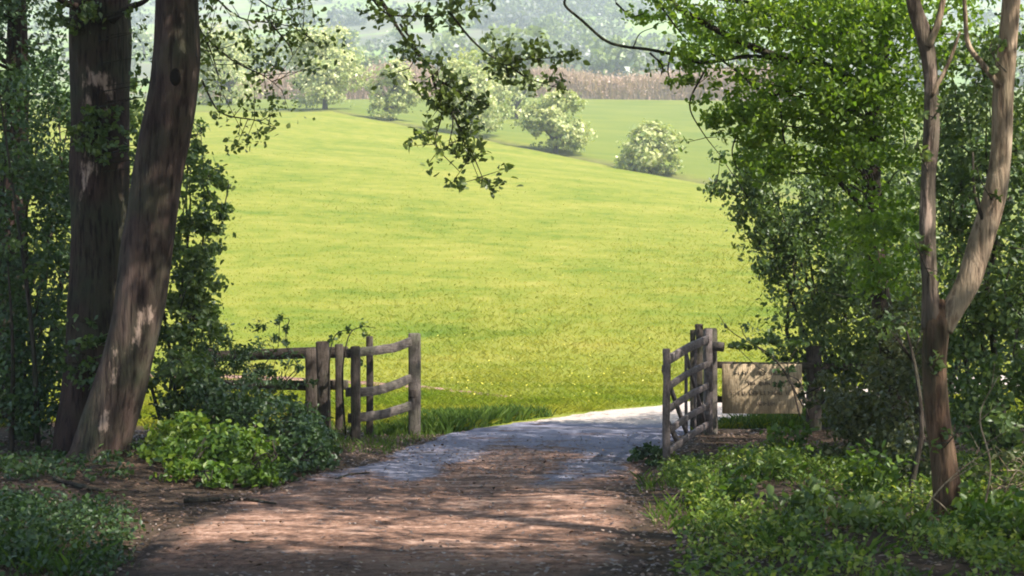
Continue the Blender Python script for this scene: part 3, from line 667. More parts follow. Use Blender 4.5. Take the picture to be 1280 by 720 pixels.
def upright_plant(name, label, px, Y, h, n, mat, size, wid, group=None):
    f = pg(px, Y); t = thing(name, label, 'plant', f, group); mb = MB()
    for i in range(n):
        b = f + np.array([rng.normal(0, wid * .4), rng.normal(0, wid * .3), -.02]); tip = b + np.array([rng.normal(0, wid * .5), rng.normal(0, wid * .4), h * rng.uniform(.65, 1.05)])
        c, _ = tube(mb, [b, (b + tip) / 2 + rng.normal(0, .03, 3), tip], [.006, .003], 9, 5, 1)
        k = rng.integers(2, 9, 26); leaves(mb, c[k] + rng.normal(0, .05, (26, 3)), size, .55, .9, 0)
    mb.build('foliage', [M[mat], M['leaf_lush']], t); return t
upright_plant('elder_seedling', 'bright leafy seedling standing tall in front of the sign', 985, 14.6, .36, 10, 'leaf_lush', .085, .22)
shrub('bramble_clump', 'low dark clump at the foot of the open field gate', 'bush', pg(812, 15.3), [(812, 578, 15.2, 26, 24, .35, 420), (838, 586, 14.9, 16, 14, .25, 130)], 0, .07, 'leaf_dark', nstem=4, stem_r=.01, ntw=10)

for i, (px, Y, h_, n_, mt_, sz, lab) in enumerate(((905, 11.6, .24, 8, 'leaf_lush', .08, 'sunlit nettle clump near the track side of the herb layer, in front of the gate'), (1010, 10.4, .22, 9, 'leaf_mid', .085, 'darker nettle clump low in front of the notice board'), (1085, 11.8, .40, 10, 'leaf_lush', .075, 'nettle clump beside the dark crooked sapling'),
        (1240, 10.3, .26, 10, 'leaf_lush', .085, 'nettle clump just past the foot of the forked trunk'), (960, 12.8, .28, 8, 'leaf_lush', .075, 'small bright nettle clump between the seedling and the track'), (1270, 9.6, .24, 9, 'leaf_lush', .08, 'nettle clump in the near corner by the picture edge'), (1090, 9.7, .18, 8, 'leaf_mid', .08, 'nettle clump lowest in the picture below the forked trunk'))):
    upright_plant('nettle_clump', lab, px, Y, h_, n_, mt_, sz, .30, 'taller nettle clumps in the herb layer')

# ---- shrubs of the left side
shrub('elder_bush', 'tall dark bush behind the thick trunk, its stems leaning at the picture edge', 'bush', pg(30, 17.5),
      [(40, 170, 17.4, 70, 90, 1.0, 2300), (20, 300, 17, 70, 90, 1.0, 2300), (60, 400, 17, 60, 90, 1.0, 2100), (10, 480, 16.4, 70, 90, 1.0, 2200), (-60, 300, 17, 70, 240, 1.2, 2600), (75, 260, 17.6, 40, 80, .8, 1000), (60, 520, 16.0, 46, 50, .6, 900), (70, 340, 18.4, 60, 90, .8, 1700), (80, 200, 18.6, 50, 90, .8, 1400), (95, 110, 18.8, 50, 60, .8, 900), (60, 450, 18.2, 70, 60, .8, 1500), (150, 420, 17.6, 40, 80, .6, 900)],
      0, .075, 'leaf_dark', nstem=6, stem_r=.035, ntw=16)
shrub('yew_tree', 'blackish tree filling the upper corner behind the leafy elder', 'tree', pg(8, 19.8),
      [(10, 60, 19.5, 60, 110, 1.3, 3000), (-60, 20, 19.5, 70, 140, 1.4, 2400), (30, -60, 19.5, 90, 60, 1.3, 1400), (-40, 260, 19.8, 90, 160, 1.3, 2600)],
      0, .085, 'leaf_dark', bark='bark_dark', ntw=14, simple=True, trunk=([pg(8, 19.8) - [0, 0, .1], P(14, 300, 19.8), P(22, 100, 19.8), P(20, -150, 19.8)], [.28, .2, .16, .06]), crown_name='crown')
shrub('hazel_bush', 'leafy hazel showing between and just beyond the leaning trunk against the field', 'bush', pg(226, 16.9),
      [(240, 225, 16.6, 44, 40, .7, 900), (244, 305, 16.6, 40, 46, .7, 1300), (215, 380, 16.7, 50, 60, .8, 1800), (258, 270, 16.3, 28, 24, .4, 360), (256, 350, 16.3, 26, 26, .4, 420), (238, 420, 16.4, 38, 60, .8, 1200), (225, 480, 16, 50, 50, .8, 1300), (170, 330, 17.3, 24, 90, .5, 900), (165, 140, 17.4, 20, 60, .5, 300), (176, 260, 17.2, 16, 120, .6, 500), (205, 160, 17, 40, 40, .6, 240), (240, 170, 16.8, 22, 30, .5, 140)],
      0, .08, 'leaf_mid', nstem=6, stem_r=.025, ntw=16)
shrub('willow_bush', 'grey-green loose bush whose thin shoots hide the dark rail fence', 'bush', pg(300, 18.0),
      [(285, 440, 17.9, 46, 40, .6, 760), (330, 445, 17.9, 40, 38, .5, 560), (345, 412, 17.9, 17, 22, .3, 150), (300, 478, 17.6, 60, 26, .6, 620), (370, 470, 17.8, 24, 30, .3, 130), (258, 430, 17.6, 26, 50, .5, 480)],
      0, .075, 'leaf_dark', aspect=.36, up=.2, nstem=9, stem_r=.010, ntw=30)
shrub('dogwood_bush', 'broad rounded dark green bush in front of the rail fence', 'bush', pg(330, 16.4),
      [(330, 530, 16.2, 62, 42, .8, 2300), (375, 560, 15.6, 42, 44, .6, 1400), (280, 510, 16.4, 56, 40, .8, 1700), (395, 585, 15.2, 26, 26, .4, 420), (240, 500, 15.8, 40, 60, .6, 1300), (345, 592, 14.6, 46, 30, .5, 900), (385, 600, 14.3, 30, 20, .4, 420), (405, 560, 15.8, 22, 36, .4, 420), (365, 600, 13.7, 40, 26, .35, 1000), (388, 578, 14.6, 36, 42, .5, 1400)],
      0, .065, 'leaf_dark', nstem=5, stem_r=.015, ntw=14)
shrub('currant_bush', 'low yellow-green bush lit by the sun at the track edge beside the leaning trunk', 'bush', pg(280, 14.7),
      [(288, 574, 14.0, 62, 46, .6, 2600), (240, 588, 13.7, 48, 36, .5, 1500), (240, 545, 14.8, 48, 40, .6, 1300), (310, 590, 14.1, 34, 24, .4, 560), (258, 603, 13.9, 36, 20, .4, 520), (210, 575, 14.3, 34, 42, .5, 800), (275, 608, 13.5, 50, 22, .4, 800), (215, 605, 13.6, 34, 22, .4, 420), (320, 608, 13.5, 30, 18, .35, 380), (250, 606, 13.0, 50, 26, .35, 1300), (305, 604, 13.1, 46, 26, .3, 1100)],
      0, .075, 'leaf_lush', nstem=5, stem_r=.012, ntw=14)
t = thing('bramble_shoot', 'leafy shoot arching along the top rails beside the wavy three-rail panel', 'plant', pg(446, 17.9))
mb = MB()
for pts, n, s in (([(432, 545), (428, 470), (436, 420), (452, 409), (470, 410)], 44, .05), ([(438, 545), (448, 490), (450, 455), (446, 440)], 30, .05), ([(410, 540), (412, 450), (420, 418), (440, 412)], 26, .05)):
    spray(mb, pxpath(pts, 17.75), n, s, .06, gap=.45)
mb.build('foliage', [M['leaf_mid'], M['bark_twig']], t)

# leaning saplings in the left shade
for i, (pts, lab) in enumerate((([(48, 560), (42, 440), (30, 330), (14, 220), (0, 120)], 'thin dark leaning sapling stem in the shade, the longer of two'), ([(14, 560), (16, 440), (10, 330)], 'thin upright sapling stem in the shade at the picture edge'))):
    b = pg(pts[0][0], 15.9); t = thing('sapling', lab, 'sapling', b, 'saplings in the left shade')
    mb = MB(); tube(mb, [b - [0, 0, .05]] + pxpath(pts[1:], 15.9), [.035, .028, .022, .016, .01], 24, 8, 0, .06); mb.build('stem', M['bark_twig'], t, smooth=True)
    mb = MB()
    for (a_, b_) in pts[2:]:
        p, cc = blob_points(P(a_ + 10, b_ - 10, 15.7), [.3, .3, .25], 70, 6); leaves(mb, p, .075, .6, .5)
        for c in cc: tube(mb, [P(a_, b_, 15.9), c], [.005, .002], 4, 4, 1)
    mb.build('foliage', [M['leaf_mid'], M['bark_twig']], t)
b = pg(1143, 11.6); t = thing('sapling', 'dark crooked sapling stem just beside the forked trunk', 'sapling', b)
mb = MB(); tube(mb, [b - [0, 0, .05], P(1141, 600, 11.9), P(1152, 540, 11.9), P(1146, 470, 12), P(1130, 400, 12.2)], [.035, .03, .022, .016, .008], 24, 8, 0, .1); mb.build('stem', M['bark_twig'], t, smooth=True)
mb = MB(); p, cc = blob_points(P(1134, 410, 12.2), [.35, .3, .35], 150, 10); leaves(mb, p, .07); [tube(mb, [P(1140, 450, 12.1), c], [.006, .002], 4, 4, 1) for c in cc]; mb.build('foliage', [M['leaf_mid'], M['bark_twig']], t)
# dry stems round its foot
for i, (pts, lab) in enumerate((([(1150, 660), (1166, 622), (1200, 588), (1240, 560)], 'pale dry stem slanting up across the foot of the forked trunk'), ([(1195, 652), (1178, 632), (1160, 618)], 'short pale broken stem leaning the other way across the trunk foot'),
        ([(1125, 655), (1138, 640), (1152, 655)], 'bent dry bramble hoop in front of the dark sapling'), ([(1230, 640), (1238, 580), (1225, 520), (1248, 470)], 'tall dry twig beside the hazel, branching at its top'))):
    o_ = MB(); c, _ = tube(o_, pxpath(pts, 10.2), [.008, .006, .003], 20, 6, 0, .1)
    if i == 3 or i == 0:
        for k in (9, 12, 15, 17):
            tube(o_, [c[k], c[k] + rng.normal(0, .1, 3) + [.04, 0, .12]], [.004, .0015], 5, 4)
    ob = o_.build('dry_stem', M['dry_twig'], loc=c[0], smooth=True); tag(ob, lab, 'twig', 'dry stems by the forked tree')
shrub('dead_bramble', 'pale dry tangle of twigs at the picture edge beyond the forked trunk', 'bush', pg(1265, 11.9), [(1262, 590, 11.8, 36, 40, .35, 130), (1245, 620, 11.6, 24, 30, .3, 90)], 0, .06, 'leaf_olive', nstem=12, stem_r=.006, bark='dry_twig', ntw=160)

# ---- ground cover
clear_foot = lambda x, y: ((x - 3.2) / .5) ** 2 + ((y - 9.9) / .75) ** 2 > 1
def ground_cover(name, label, xr_, yr_, n, hmin, hmax, mat, size, mask, per=13):
    mb = MB(); x = rng.uniform(*xr_, n); y = rng.uniform(*yr_, n)
    ok = mask(x, y); x, y = x[ok], y[ok]; z = H(x, y); n = len(x)
    h = rng.uniform(hmin, hmax, n) * (1 + .8 * np.clip(wob(x, y, .45, 3), -.9, 1)) * np.clip(1.5 - (y - 9) * .12, .5, 1.2)
    top = np.c_[x + rng.normal(0, .05, n), y + rng.normal(0, .05, n), z + h]; bot = np.c_[x, y, z - .01]
    w = .004; v = np.stack([bot - [w, 0, 0], bot + [w, 0, 0], top], 1); mb.add(v.reshape(-1, 3), [np.arange(n * 3).reshape(-1, 3)], 0)
    f = rng.uniform(.25, 1.05, (n, per))[..., None]; p = bot[:, None] * (1 - f) + top[:, None] * f + rng.normal(0, .055, (n, per, 3)) * [1, 1, .4]
    p = p.reshape(-1, 3); leaves(mb, p, size, .6, 1.6, 0)
    return tag(mb.build(name, M[mat]), label, kind='stuff')
right_mask = lambda x, y: (road_dist(x, y) > .22 + .18 * wob(x, y, .4)) & (x > 0) & (wob(x, y, .7, 8) > -.9)
ground_cover('undergrowth', 'nettles and herbs carpeting the ground around the forked tree', (.8, 5.6), (7.4, 14.2), 2900, .02, .13, 'leaf_herb', .046, lambda x, y: right_mask(x, y) & (wob(x, y, .33, 5) > -.35) & clear_foot(x, y), 11)
ground_cover('woodland_herbs', 'low dark herbs under the fence and the brambles', (1.6, 6.5), (13.4, 18.0), 900, .04, .15, 'leaf_herb', .05, lambda x, y: right_mask(x, y) & (y < 15.6))
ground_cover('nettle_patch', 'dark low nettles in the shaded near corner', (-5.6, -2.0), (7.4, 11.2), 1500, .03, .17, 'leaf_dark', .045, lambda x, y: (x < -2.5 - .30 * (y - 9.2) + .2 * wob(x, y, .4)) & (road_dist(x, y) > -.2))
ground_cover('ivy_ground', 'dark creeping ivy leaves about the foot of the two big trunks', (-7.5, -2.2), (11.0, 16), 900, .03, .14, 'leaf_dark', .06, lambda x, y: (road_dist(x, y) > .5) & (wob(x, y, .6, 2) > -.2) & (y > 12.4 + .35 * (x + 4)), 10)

# leaf litter
mb = MB(); n = 34000
x = rng.uniform(-6.5, 6, n); y = 7.4 + rng.uniform(0, 1, n) ** 1.2 * 11.5
d = road_dist(x, y); keep = (rng.uniform(0, 1, n) < np.where(d > 0, .8, np.where(y > 16.4, .05, np.where((y > 9.6) & (y < 12.2), .10, .26)) + .9 * np.exp(-(((x - .15) / .75) ** 2 + ((y - 15.6) / 1.6) ** 2)) + .8 * np.exp(d / .22)))
x, y, d = x[keep], y[keep], d[keep]
z = np.where(d > 0, H(x, y), Hbase(x, y) + .03) + rng.uniform(.004, .02, len(x)); leaves(mb, np.c_[x, y, z], .045, .65, 4.5, 0, True, 0)
tag(mb.build('leaf_litter', M['litter']), 'brown dead leaves strewn over the woodland floor and track edges', kind='stuff')
mb = MB(); n = 800
x = rng.uniform(-3.2, 1.6, n); y = rng.uniform(7.5, 19, n); ok = road_dist(x, y) < .15; x, y = x[ok], y[ok]
r_ = rng.uniform(.005, .016, len(x)); 
ico = np.array([(1, 0, 0), (-1, 0, 0), (0, 1, 0), (0, -1, 0), (0, 0, 1), (0, 0, -1.)]); icf = np.array([(0, 2, 4), (2, 1, 4), (1, 3, 4), (3, 0, 4), (2, 0, 5), (1, 2, 5), (3, 1, 5), (0, 3, 5)])
v = np.c_[x, y, Hbase(x, y) + .02][:, None] + ico[None] * r_[:, None, None] * rng.uniform(.6, 1.3, (len(x), 6, 1)) * [1, 1, .6]
mb.add(v.reshape(-1, 3), [(np.arange(len(x))[:, None, None] * 6 + icf[None]).reshape(-1, 3)])
m, nt, nd, lk = new_mat('pebble'); M['stone'] = finish(m, nt, ramp(nt, noise(nt, coords(nt), 12, 4), [(.3, (.14, .11, .09)), (.7, (.38, .32, .28))]), .9)
tag(mb.build('gravel', M['stone']), 'small loose stones scattered over the track', kind='stuff')
# fallen sticks
for pts, r_, lab in (([(68, 622), (120, 627), (160, 624)], .022, 'reddish dead stick lying in the shade below the big trunks'), ([(230, 632), (300, 628), (345, 634)], .02, 'fallen stick along the track edge under the yellow-green bush'), ([(288, 680), (305, 683), (330, 681)], .015, 'short dark stick lying on the shaded part of the track'), ([(420, 602), (440, 596), (462, 594)], .014, 'thin stick at the track edge under the dark rounded bush')):
    w = []
    for (a_, b_) in pts:
        Y_ = EYE * F / (b_ - HZ); q_ = pg(a_, Y_); q_[2] += r_ + .01; w.append(q_)
    mb = MB(); tube(mb, w, [r_, r_ * .8, r_ * .4], 14, 7, 0, .15); tag(mb.build('fallen_stick', M['bark_twig'], loc=w[0], smooth=True), lab, 'stick', 'sticks lying by the track')

# ------------------------------------------------------------------ fences, gate, sign
def post(t, px, Y, top, w, d_, mat, lean=0, name='post'):
    b = pg(px, Y); tp = P(px + lean, top, Y); mb = MB()
    beam(mb, [b - [0, 0, .15], (b + tp) / 2 + [0.004, 0, 0], tp], w, d_, n=8, jit=.0014); return mb.build(name, M[mat], t)
def rail(t, pts, h, th_, mat, name='rail'):
    mb = MB(); beam(mb, [P(*p) for p in pts], th_, h, n=max(8, len(pts) * 4), jit=.0015); return mb.build(name, M[mat], t)

t = thing('rail_fence', 'dark two-rail timber fence running into the bushes', 'fence', pg(400, 18.6))
post(t, 389, 18.65, 437, .15, .12, 'wood_dark'); post(t, 406, 18.2, 428, .16, .13, 'wood_dark', -3); post(t, 424, 18.5, 431, .10, .10, 'wood_dark')
post(t, 262, 19.6, 436, .14, .12, 'wood_dark')
rail(t, [(434, 440, 18.62), (390, 441, 18.78), (330, 443, 19.1), (230, 447, 19.8)], .15, .05, 'rail_dark'); rail(t, [(434, 481, 18.62), (390, 482, 18.78), (330, 481, 19.1), (230, 480, 19.8)], .13, .05, 'rail_dark')
t = thing('fence_panel', 'weathered three-rail fence panel with wavy rails and a stout end post', 'fence', pg(480, 18.2))
post(t, 445, 17.6, 434, .115, .11, 'wood_dark', -1); post(t, 462, 18.25, 421, .085, .085, 'wood_dark'); post(t, 518, 18.75, 418, .16, .15, 'wood_grey', 0)
for pts in ([(434, 442, 17.66), (455, 439.5, 17.8), (475, 437.5, 18.08), (494, 434, 18.36), (513, 427, 18.62)], [(433, 490, 17.66), (455, 490, 17.8), (475, 487, 18.08), (494, 481, 18.36), (513, 473, 18.62)], [(436, 523, 17.66), (456, 521, 17.8), (478, 518, 18.1), (498, 512, 18.38), (513, 507, 18.62)]):
    rail(t, pts, .115, .045, 'rail_grey')
mb = MB(); q_ = P(516, 492, 18.62); beam(mb, [q_ + [0, 0, -.05], q_ + [0, 0, .05]], .09, .05); mb.build('latch_block', M['wood_dark'], t)

A, B_ = np.array([1.62, 14.75]), np.array([2.55, 18.25])
t = thing('field_gate', 'grey wooden five-bar field gate standing open beside the track', 'gate', (A[0], A[1], 0))
gp = lambda s, z: np.array([*(A * (1 - s) + B_ * s), z])
mb = MB(); beam(mb, [gp(0, -.03), gp(0, .6), gp(0, 1.25)], .075, .075, n=8, jit=.003); mb.build('stile', M['wood_gate'], t)
mb = MB(); beam(mb, [gp(1, .10), gp(1, .7), gp(1, 1.42)], .10, .09, n=8, jit=.003); mb.build('stile', M['wood_gate'], t)
for z0, z1, h in ((1.13, 1.30, .10), (.85, .98, .075), (.61, .70, .075), (.38, .44, .075), (.15, .20, .08)):
    mb = MB(); beam(mb, [gp(.015, z0), gp(.5, (z0 + z1) / 2 + .02), gp(.985, z1)], .04, h, n=14, jit=.0012); mb.build('bar', M['rail_gate'], t)
off = np.array([-.042, .011, 0])
for s0, z0, s1, z1 in ((.02, 1.05, .52, .22), (.98, .25, .5, 1.15), (.5, .18, .5, 1.2), (.03, .55, .3, .2), (.72, .2, .74, 1.2)):
    mb = MB(); beam(mb, [gp(s0, z0) + off, gp(s1, z1) + off], .075, .03, n=8, jit=.0012, side=(-.966, .257, 0)); mb.build('brace', M['wood_gate'], t)
for px, Y, top, w, lab in ((888, 18.75, 412, .17, 'broadest gate post, square and grey, where the open gate hangs'), (874, 19.1, 406, .10, 'tallest thin post rising just behind the open gate'), (866, 19.3, 413, .07, 'thinnest dark post behind the open gate')):
    b = pg(px, Y); mb = MB(); tp = P(px, top, Y); beam(mb, [b - [0, 0, .2], (b + tp) / 2, tp], w, w, n=9, jit=.003); tag(mb.build('gate_post', M['wood_grey' if w > .15 else 'wood_dark'], loc=b), lab, 'post', 'posts at the hinge end of the gate')
t = thing('rail_fence', 'timber rail fence beside the gate that carries the notice board', 'fence', pg(960, 18.9))
post(t, 1017, 18.95, 434, .19, .16, 'wood_dark'); post(t, 1150, 19.2, 436, .16, .14, 'wood_dark')
rail(t, [(893, 456, 18.86), (950, 457, 18.88), (1015, 457, 18.9), (1165, 462, 19.1)], .09, .06, 'rail_dark'); rail(t, [(893, 499, 18.86), (950, 500, 18.88), (1015, 501, 18.9), (1165, 505, 19.1)], .085, .06, 'rail_dark')
rail(t, [(893, 541, 18.86), (950, 541, 18.88), (1012, 541, 18.9)], .10, .07, 'rail_dark', 'bottom_strip')  # low dark strip along the ground below the rails
mb = MB(); tube(mb, [P(888, 432, 18.6), P(905, 434, 18.55)], [.065, .06], 6, 12, 0, .06); tag(mb.build('log_end', M['wood_grey'], t, smooth=True), 'round cut log end sticking out beside the gate post')
t = thing('notice_board', 'worn pale brown notice board with faded lettering on the rail fence', 'sign', P(953, 517, 18.8))
mb = MB(); c0, c1 = P(903, 517, 18.8), P(1002, 455, 18.8)
beam(mb, [(c0[0], 18.8, (c0[2] + c1[2]) / 2), ((c0[0] + c1[0]) / 2, 18.803, (c0[2] + c1[2]) / 2), (c1[0], 18.8, (c0[2] + c1[2]) / 2)], .03, c1[2] - c0[2], n=5); mb.build('board', M['wood_sign'], t)
mb = MB()     # weathered lettering: no letter of it can be read in the photograph
def stroke(px, py, w, h):
    c = P(px, py, 18.778); sx, sz = w / F * 18.78 / 2, h / F * 18.78 / 2
    v = np.array([(c[0] + a * sx, 18.779 + b, c[2] + d_ * sz) for b in (0, .006) for a, d_ in ((-1, -1), (1, -1), (1, 1), (-1, 1))])
    mb.add(v, [np.array([(0, 1, 2, 3), (7, 6, 5, 4), (0, 4, 5, 1), (1, 5, 6, 2), (2, 6, 7, 3), (3, 7, 4, 0)])])
for py, x0, x1, hgt in ((466.5, 919, 988, 5), (479, 936, 996, 5), (491, 910, 988, 5.5), (504.5, 942, 972, 5.5)):
    mb = MB(); x = x0
    while x < x1:
        if rng.uniform() < .78:
            stroke(x, py, 1.1, hgt * rng.uniform(.7, 1.05)); 
            if rng.uniform() < .7: stroke(x + 1.5, py + rng.choice([-1, 0, 1]) * hgt * .38, 2.2, 1.0)
            if rng.uniform() < .6: stroke(x + 2.9, py, 1.0, hgt * rng.uniform(.6, 1.0))
        x += 4.6
    mb.build('lettering', M['paint'], t)

# ------------------------------------------------------------------ trees of the slope and the far hill
def blossom_tree(name, label, px, py, Y, w, h, n, mat='leaf_may', group='blossoming trees along the field ditch'):
    x = (px - 640) / F * Y; f = np.array([x, Y, float(H(np.array([x]), np.array([Y]))[0])])
    W, Hh = w * 1.15 / F * Y, h * 1.08 / F * Y
    t = thing(name, label, 'tree', f, group)
    mb = MB(); tube(mb, [f - [0, 0, .3], f + [.1, 0, Hh * .3], f + [0, 0, Hh * .7]], [W * .03, W * .022, W * .01], 8, 8, 0, .08); mb.build('trunk', M['bark_dark'], t, smooth=True)
    mb = MB()
    K = 7 + int(W / 1.3)
    for i in range(K):
        a = rng.uniform(0, 6.28); r_ = rng.uniform(.16, .32) * W; zc = Hh * (.16 + .68 * (i + rng.uniform(0, 1)) / K); k_ = 1 - .9 * max(0, zc / Hh - .4)
        p, cc = blob_points(f + [math.cos(a) * r_ * k_, math.sin(a) * r_ * k_, zc], np.array([W * .27, W * .27, Hh * .21]), int(1.5 * n) // K, max(8, n // K // 14), shell=.8, spread=.17); p = p[p[:, 2] > f[2] + .03 * Hh]
        leaves(mb, p, .30 + .0006 * Y, .8, .5, 0, True, face=unit(p - f - np.array([0, 0, Hh * .35])) * 1.5)
        tube(mb, [f + [0, 0, Hh * .2], f + [math.cos(a) * r_ * k_, math.sin(a) * r_ * k_, zc]], [W * .02, W * .008], 4, 5, 1)
    mb.build('crown', [M[mat], M['bark_dark']], t)
    return t
def ditch_Y(px):          # where the ditch line crosses a column of the frame
    k = (px - 640) / F; return 135 / (1 + 1.2 * k)
for px, dy, w, h, n, lab in ((406, 4, 108, 100, 6200, 'largest rounded cream-blossomed tree on the field edge'), (490, 3, 66, 70, 3000, 'smallest pale yellow tree between two larger blossomed ones'), (588, 1, 98, 104, 4200, 'blossomed tree half hidden by the hanging leaf spray'), (694, 1, 80, 72, 4200, 'blossomed tree right below the tip of the drooping twig'), (812, -1, 74, 62, 4000, 'lowest blossomed tree, standing clear near the maple leaves'), (286, 8, 125, 92, 5200, 'blossomed tree behind the leaf sprays next to the leaning trunk'), (645, 40, 70, 60, 2200, 'yellow-green tree further up the slope above the blossomed row')):
    blossom_tree('hawthorn_tree', lab, px, 0, ditch_Y(px) + dy, w, h, n)

# bare pinkish thicket at the top of the upper field
mb = MB(); n = 15000
x = np.where(rng.uniform(0, 1, n) < .72, rng.uniform(3, 46, n), rng.normal(-28, 9, n)); y = 231 + rng.uniform(0, 7, n) + 1.5 * wob(x, x, 9)
hgt = (5.0 + 1.6 * wob(x, y, 7, 4)) * rng.uniform(.35, 1.05, n); z = H(x, y)
lean_ = rng.normal(0, .55, (n, 2)); w = rng.uniform(.03, .09, n)
v = np.stack([np.c_[x - w, y, z - .3], np.c_[x + w, y, z - .3], np.c_[x + lean_[:, 0] + w, y + lean_[:, 1], z + hgt * .8], np.c_[x + lean_[:, 0] * 1.3, y + lean_[:, 1], z + hgt]], 1)
mb.add(v.reshape(-1, 3), [np.arange(n * 4).reshape(-1, 4)])
p = np.c_[x, y, z + hgt * rng.uniform(.1, 1, n)]; p = np.repeat(p, 3, 0) + rng.normal(0, .5, (3 * n, 3)); leaves(mb, p, .42, .6, .2, 0, True, face=(.1, -.25, .3))
tag(mb.build('thicket', M['twig_pink']), 'bare pinkish brown thicket along the top of the upper field', kind='stuff')

# woods on the far hill (one mass), and single trees that can be told apart
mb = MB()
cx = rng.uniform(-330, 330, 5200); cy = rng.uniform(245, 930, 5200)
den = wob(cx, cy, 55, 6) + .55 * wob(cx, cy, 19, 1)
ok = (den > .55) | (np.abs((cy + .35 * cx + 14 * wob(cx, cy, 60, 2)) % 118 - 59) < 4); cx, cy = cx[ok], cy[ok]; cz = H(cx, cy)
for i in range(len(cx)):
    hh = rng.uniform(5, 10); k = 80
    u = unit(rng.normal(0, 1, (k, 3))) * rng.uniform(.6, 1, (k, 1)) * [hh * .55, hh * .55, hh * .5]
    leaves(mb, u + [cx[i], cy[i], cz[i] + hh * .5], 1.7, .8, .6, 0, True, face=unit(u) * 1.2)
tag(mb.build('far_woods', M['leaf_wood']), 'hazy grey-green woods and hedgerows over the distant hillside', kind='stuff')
protos = []
for k in range(3):
    Y = 470.; f = np.array([0, 0, 0.]); mb = MB()
    for i in range(7):
        p, _ = blob_points([rng.normal(0, 2), rng.normal(0, 2), 5 + rng.normal(0, 1.6)], [3, 3, 2.6], 150, 12); leaves(mb, p, 1.1, .8, .8, 0, True)
    tube(mb, [(0, 0, -1), (0, 0, 5)], [.4, .25], 4, 6, 1)
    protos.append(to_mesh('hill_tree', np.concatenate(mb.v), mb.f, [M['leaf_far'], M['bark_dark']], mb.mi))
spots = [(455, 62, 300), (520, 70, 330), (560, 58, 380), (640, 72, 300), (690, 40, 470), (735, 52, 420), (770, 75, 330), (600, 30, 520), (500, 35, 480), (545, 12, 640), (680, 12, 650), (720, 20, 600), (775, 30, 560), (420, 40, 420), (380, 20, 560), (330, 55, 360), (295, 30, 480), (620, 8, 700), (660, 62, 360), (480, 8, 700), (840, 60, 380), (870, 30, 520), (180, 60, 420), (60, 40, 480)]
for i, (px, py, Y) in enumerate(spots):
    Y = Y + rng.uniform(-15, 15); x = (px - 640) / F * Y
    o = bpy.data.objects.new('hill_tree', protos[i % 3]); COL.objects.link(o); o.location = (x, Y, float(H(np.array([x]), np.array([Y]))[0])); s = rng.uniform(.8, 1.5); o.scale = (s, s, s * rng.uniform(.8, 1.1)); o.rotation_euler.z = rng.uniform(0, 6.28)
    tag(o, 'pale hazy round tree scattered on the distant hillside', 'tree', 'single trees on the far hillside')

# ------------------------------------------------------------------ unseen trees added round the camera, crowns shaped to shade the track
trunks = [np.array(p) for p in ((8.8, 2.5), (6.4, 6.2), (9.6, 9.5), (8.6, 13.2), (11.5, 15.5), (-7.5, 7.0), (5.5, -4.0), (10, -2.5), (-4.5, -1.5))]
def shadow_density(x, y):
    d = np.full(len(x), .9)
    band = np.exp(-((y - 10.65 - .10 * (x + 1) - .2 * np.sin(x * 2.3)) / 1.1) ** 4)
    d *= 1 - .97 * band * (x > -3.3) * (x < 1.5)
    d *= 1 - .98 * np.exp(-(((x - .7) / 2.7) ** 4 + ((y - 17.3) / 1.6) ** 4))
    d *= 1 - .97 * np.exp(-(((x + 3.1) / 1.2) ** 2 + ((y - 15.0) / 1.0) ** 2))
    d *= 1 - .9 * np.exp(-(((x - 1.5) / .9) ** 2 + ((y - 11.1) / .9) ** 2)) ; d *= 1 - .9 * np.exp(-(((x - 3.0) / 1.0) ** 2 + ((y - 13.8) / .9) ** 2))
    d *= 1 - .95 * np.exp(-(((x - 2.5) / 2.0) ** 2 + ((y - 20.3) / 1.5) ** 2)); d *= 1 - .9 * np.exp(-(((x - 3.9) / .9) ** 2 + ((y - 11.9) / .8) ** 2))
    d *= 1 - .7 * np.exp(-(((x - 3.2) / .6) ** 2 + ((y - 19.2) / .6) ** 2))
    d *= 1 - .92 * np.exp(-(((x - 2.1) / 1.2) ** 2 + ((y - 12.5) / 1.6) ** 2))
    d *= 1 - .85 * np.exp(-(((x - 4.6) / 1.2) ** 2 + ((y - 11.2) / 1.5) ** 2))
    d *= 1 - .9 * np.exp(-(((x + 3.0) / .8) ** 2 + ((y - 14.3) / .8) ** 2))
    d *= 1 - sstep(19.6, 20.5, y + .3 * np.sin(x * 1.7) + .8 * np.clip(-x - .6, 0, 1.5))
    return d
n = 4700
x = rng.uniform(-10, 8, n); y = rng.uniform(-1, 20.6, n)
keep = rng.uniform(0, 1, n) < shadow_density(x, y); x, y = x[keep], y[keep]
x = np.r_[x, rng.uniform(-4.8, 2.8, 1100)]; y = np.r_[y, rng.uniform(4.0, 9.4, 1100)]
hgt = rng.uniform(6.8, 12.5, len(x)); hgt = np.where(y < 6, rng.uniform(6.2, 9, len(x)), hgt)
cl = np.c_[x, y, np.zeros(len(x))] + SUN[None] * (hgt / SUN[2])[:, None]  # leaf clumps set sunward of the wanted shadow points
own = np.argmin(np.stack([np.linalg.norm(cl[:, :2] - tr, axis=1) for tr in trunks], 1), 1)
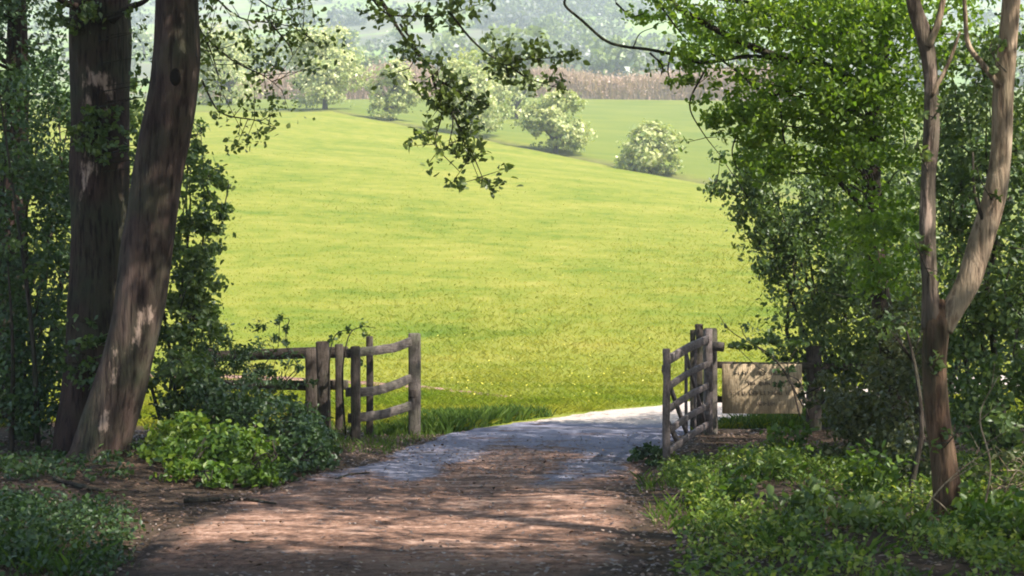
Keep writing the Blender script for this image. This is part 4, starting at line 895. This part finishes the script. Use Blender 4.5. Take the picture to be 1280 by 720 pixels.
for k, tr in enumerate(trunks):
    sel = cl[own == k]
    if len(sel) < 4: continue
    f = np.array([*tr, float(H(np.array([tr[0]]), np.array([tr[1]]))[0])])
    t = thing('shade_tree', 'tall unseen tree added with its crown shaped to shade the track', 'tree', f, 'unseen trees added to shade the track')
    mb = MB(); top = f + [rng.normal(0, .3), rng.normal(0, .3), 10]
    cpts, _ = tube(mb, [f - [0, 0, .2], (f + top) / 2 + rng.normal(0, .15, 3), top], [.26, .2, .08], 30, 14, 0, .05, .35, k); mb.build('trunk', M['bark_grey'], t, smooth=True)
    attr(t.children[0].data, 'pale_patch', np.zeros(len(t.children[0].data.vertices)))
    mb = MB()
    p = np.repeat(sel, 34, 0) + rng.normal(0, 1, (len(sel) * 34, 3)) * [.27, .27, .2]
    leaves(mb, p, .15, .65, .7, 0, True)
    for c in sel[::max(1, len(sel) // 9)]:
        lo = cpts[np.argmin(np.abs(cpts[:, 2] - max(4.5, c[2] - .5 * np.linalg.norm(c[:2] - tr))))]
        tube(mb, [lo, lo * .5 + c * .5 + [0, 0, .3], c], [.04, .02, .006], 8, 5, 1)
    mb.build('crown', [M['leaf_mid'], M['bark_twig']], t)

# ------------------------------------------------------------------ air
m, nt, nd, lk = new_mat('haze_air')
pv = nd.new('ShaderNodeVolumePrincipled'); pv.inputs['Color'].default_value = (.86, .94, 1, 1); pv.inputs['Density'].default_value = .0007; pv.inputs['Anisotropy'].default_value = .15
o = nd.new('ShaderNodeOutputMaterial'); lk.new(pv.outputs[0], o.inputs['Volume'])
x0, x1, y0, y1, z0, z1 = -830, 830, -70, 1330, -2.5, float(gz.max()) + 16
v = np.array([(a, b, c) for c in (z0, z1) for a, b in ((x0, y0), (x1, y0), (x1, y1), (x0, y1))])
hz = MB().add(v, [np.array([(3, 2, 1, 0), (4, 5, 6, 7), (0, 1, 5, 4), (1, 2, 6, 5), (2, 3, 7, 6), (3, 0, 4, 7)])]).build('haze', m)
tag(hz, 'pale summer haze thickening towards the far hillside', kind='stuff')

# ------------------------------------------------------------------ light, sky, camera
w = bpy.data.worlds.new('World'); scene.world = w; w.use_nodes = True
nt = w.node_tree; bg = nt.nodes['Background']
sky = nt.nodes.new('ShaderNodeTexSky'); sky.sky_type = 'NISHITA'; sky.sun_disc = False; sky.sun_elevation = SUN_EL; sky.sun_rotation = math.atan2(SUN_XY[0], SUN_XY[1])
nt.links.new(sky.outputs[0], bg.inputs['Color']); bg.inputs['Strength'].default_value = .12
L = bpy.data.lights.new('sun', 'SUN'); L.energy = 4.8; L.angle = R(.5); L.color = (1, .955, .88)
so = bpy.data.objects.new('sun', L); COL.objects.link(so); so.rotation_euler = Vector(-SUN).to_track_quat('-Z', 'Y').to_euler(); so.location = (20, -10, 40)
cam = bpy.data.cameras.new('camera'); cam.sensor_width = 36; cam.lens = 36 * F / 1280; cam.shift_y = (HZ - 360) / 1280; cam.clip_end = 5000; cam.clip_start = .1
cam.dof.use_dof = True; cam.dof.focus_distance = 17; cam.dof.aperture_fstop = 4.0
co = bpy.data.objects.new('camera', cam); COL.objects.link(co); co.location = (0, 0, EYE); co.rotation_euler = (R(90), 0, 0); scene.camera = co
scene.view_settings.view_transform = 'Standard'; scene.view_settings.look = 'None'; scene.view_settings.exposure = 1.42; scene.view_settings.gamma = 1
scene.render.engine = 'CYCLES'
cy_ = scene.cycles; cy_.max_bounces = 8; cy_.diffuse_bounces = 4; cy_.glossy_bounces = 2; cy_.transmission_bounces = 4; cy_.volume_bounces = 1; cy_.transparent_max_bounces = 8
cy_.use_denoising = True; cy_.denoiser = 'OPENIMAGEDENOISE'; cy_.sample_clamp_indirect = 6; cy_.filter_width = 1.9; cy_.caustics_reflective = False; cy_.caustics_refractive = False
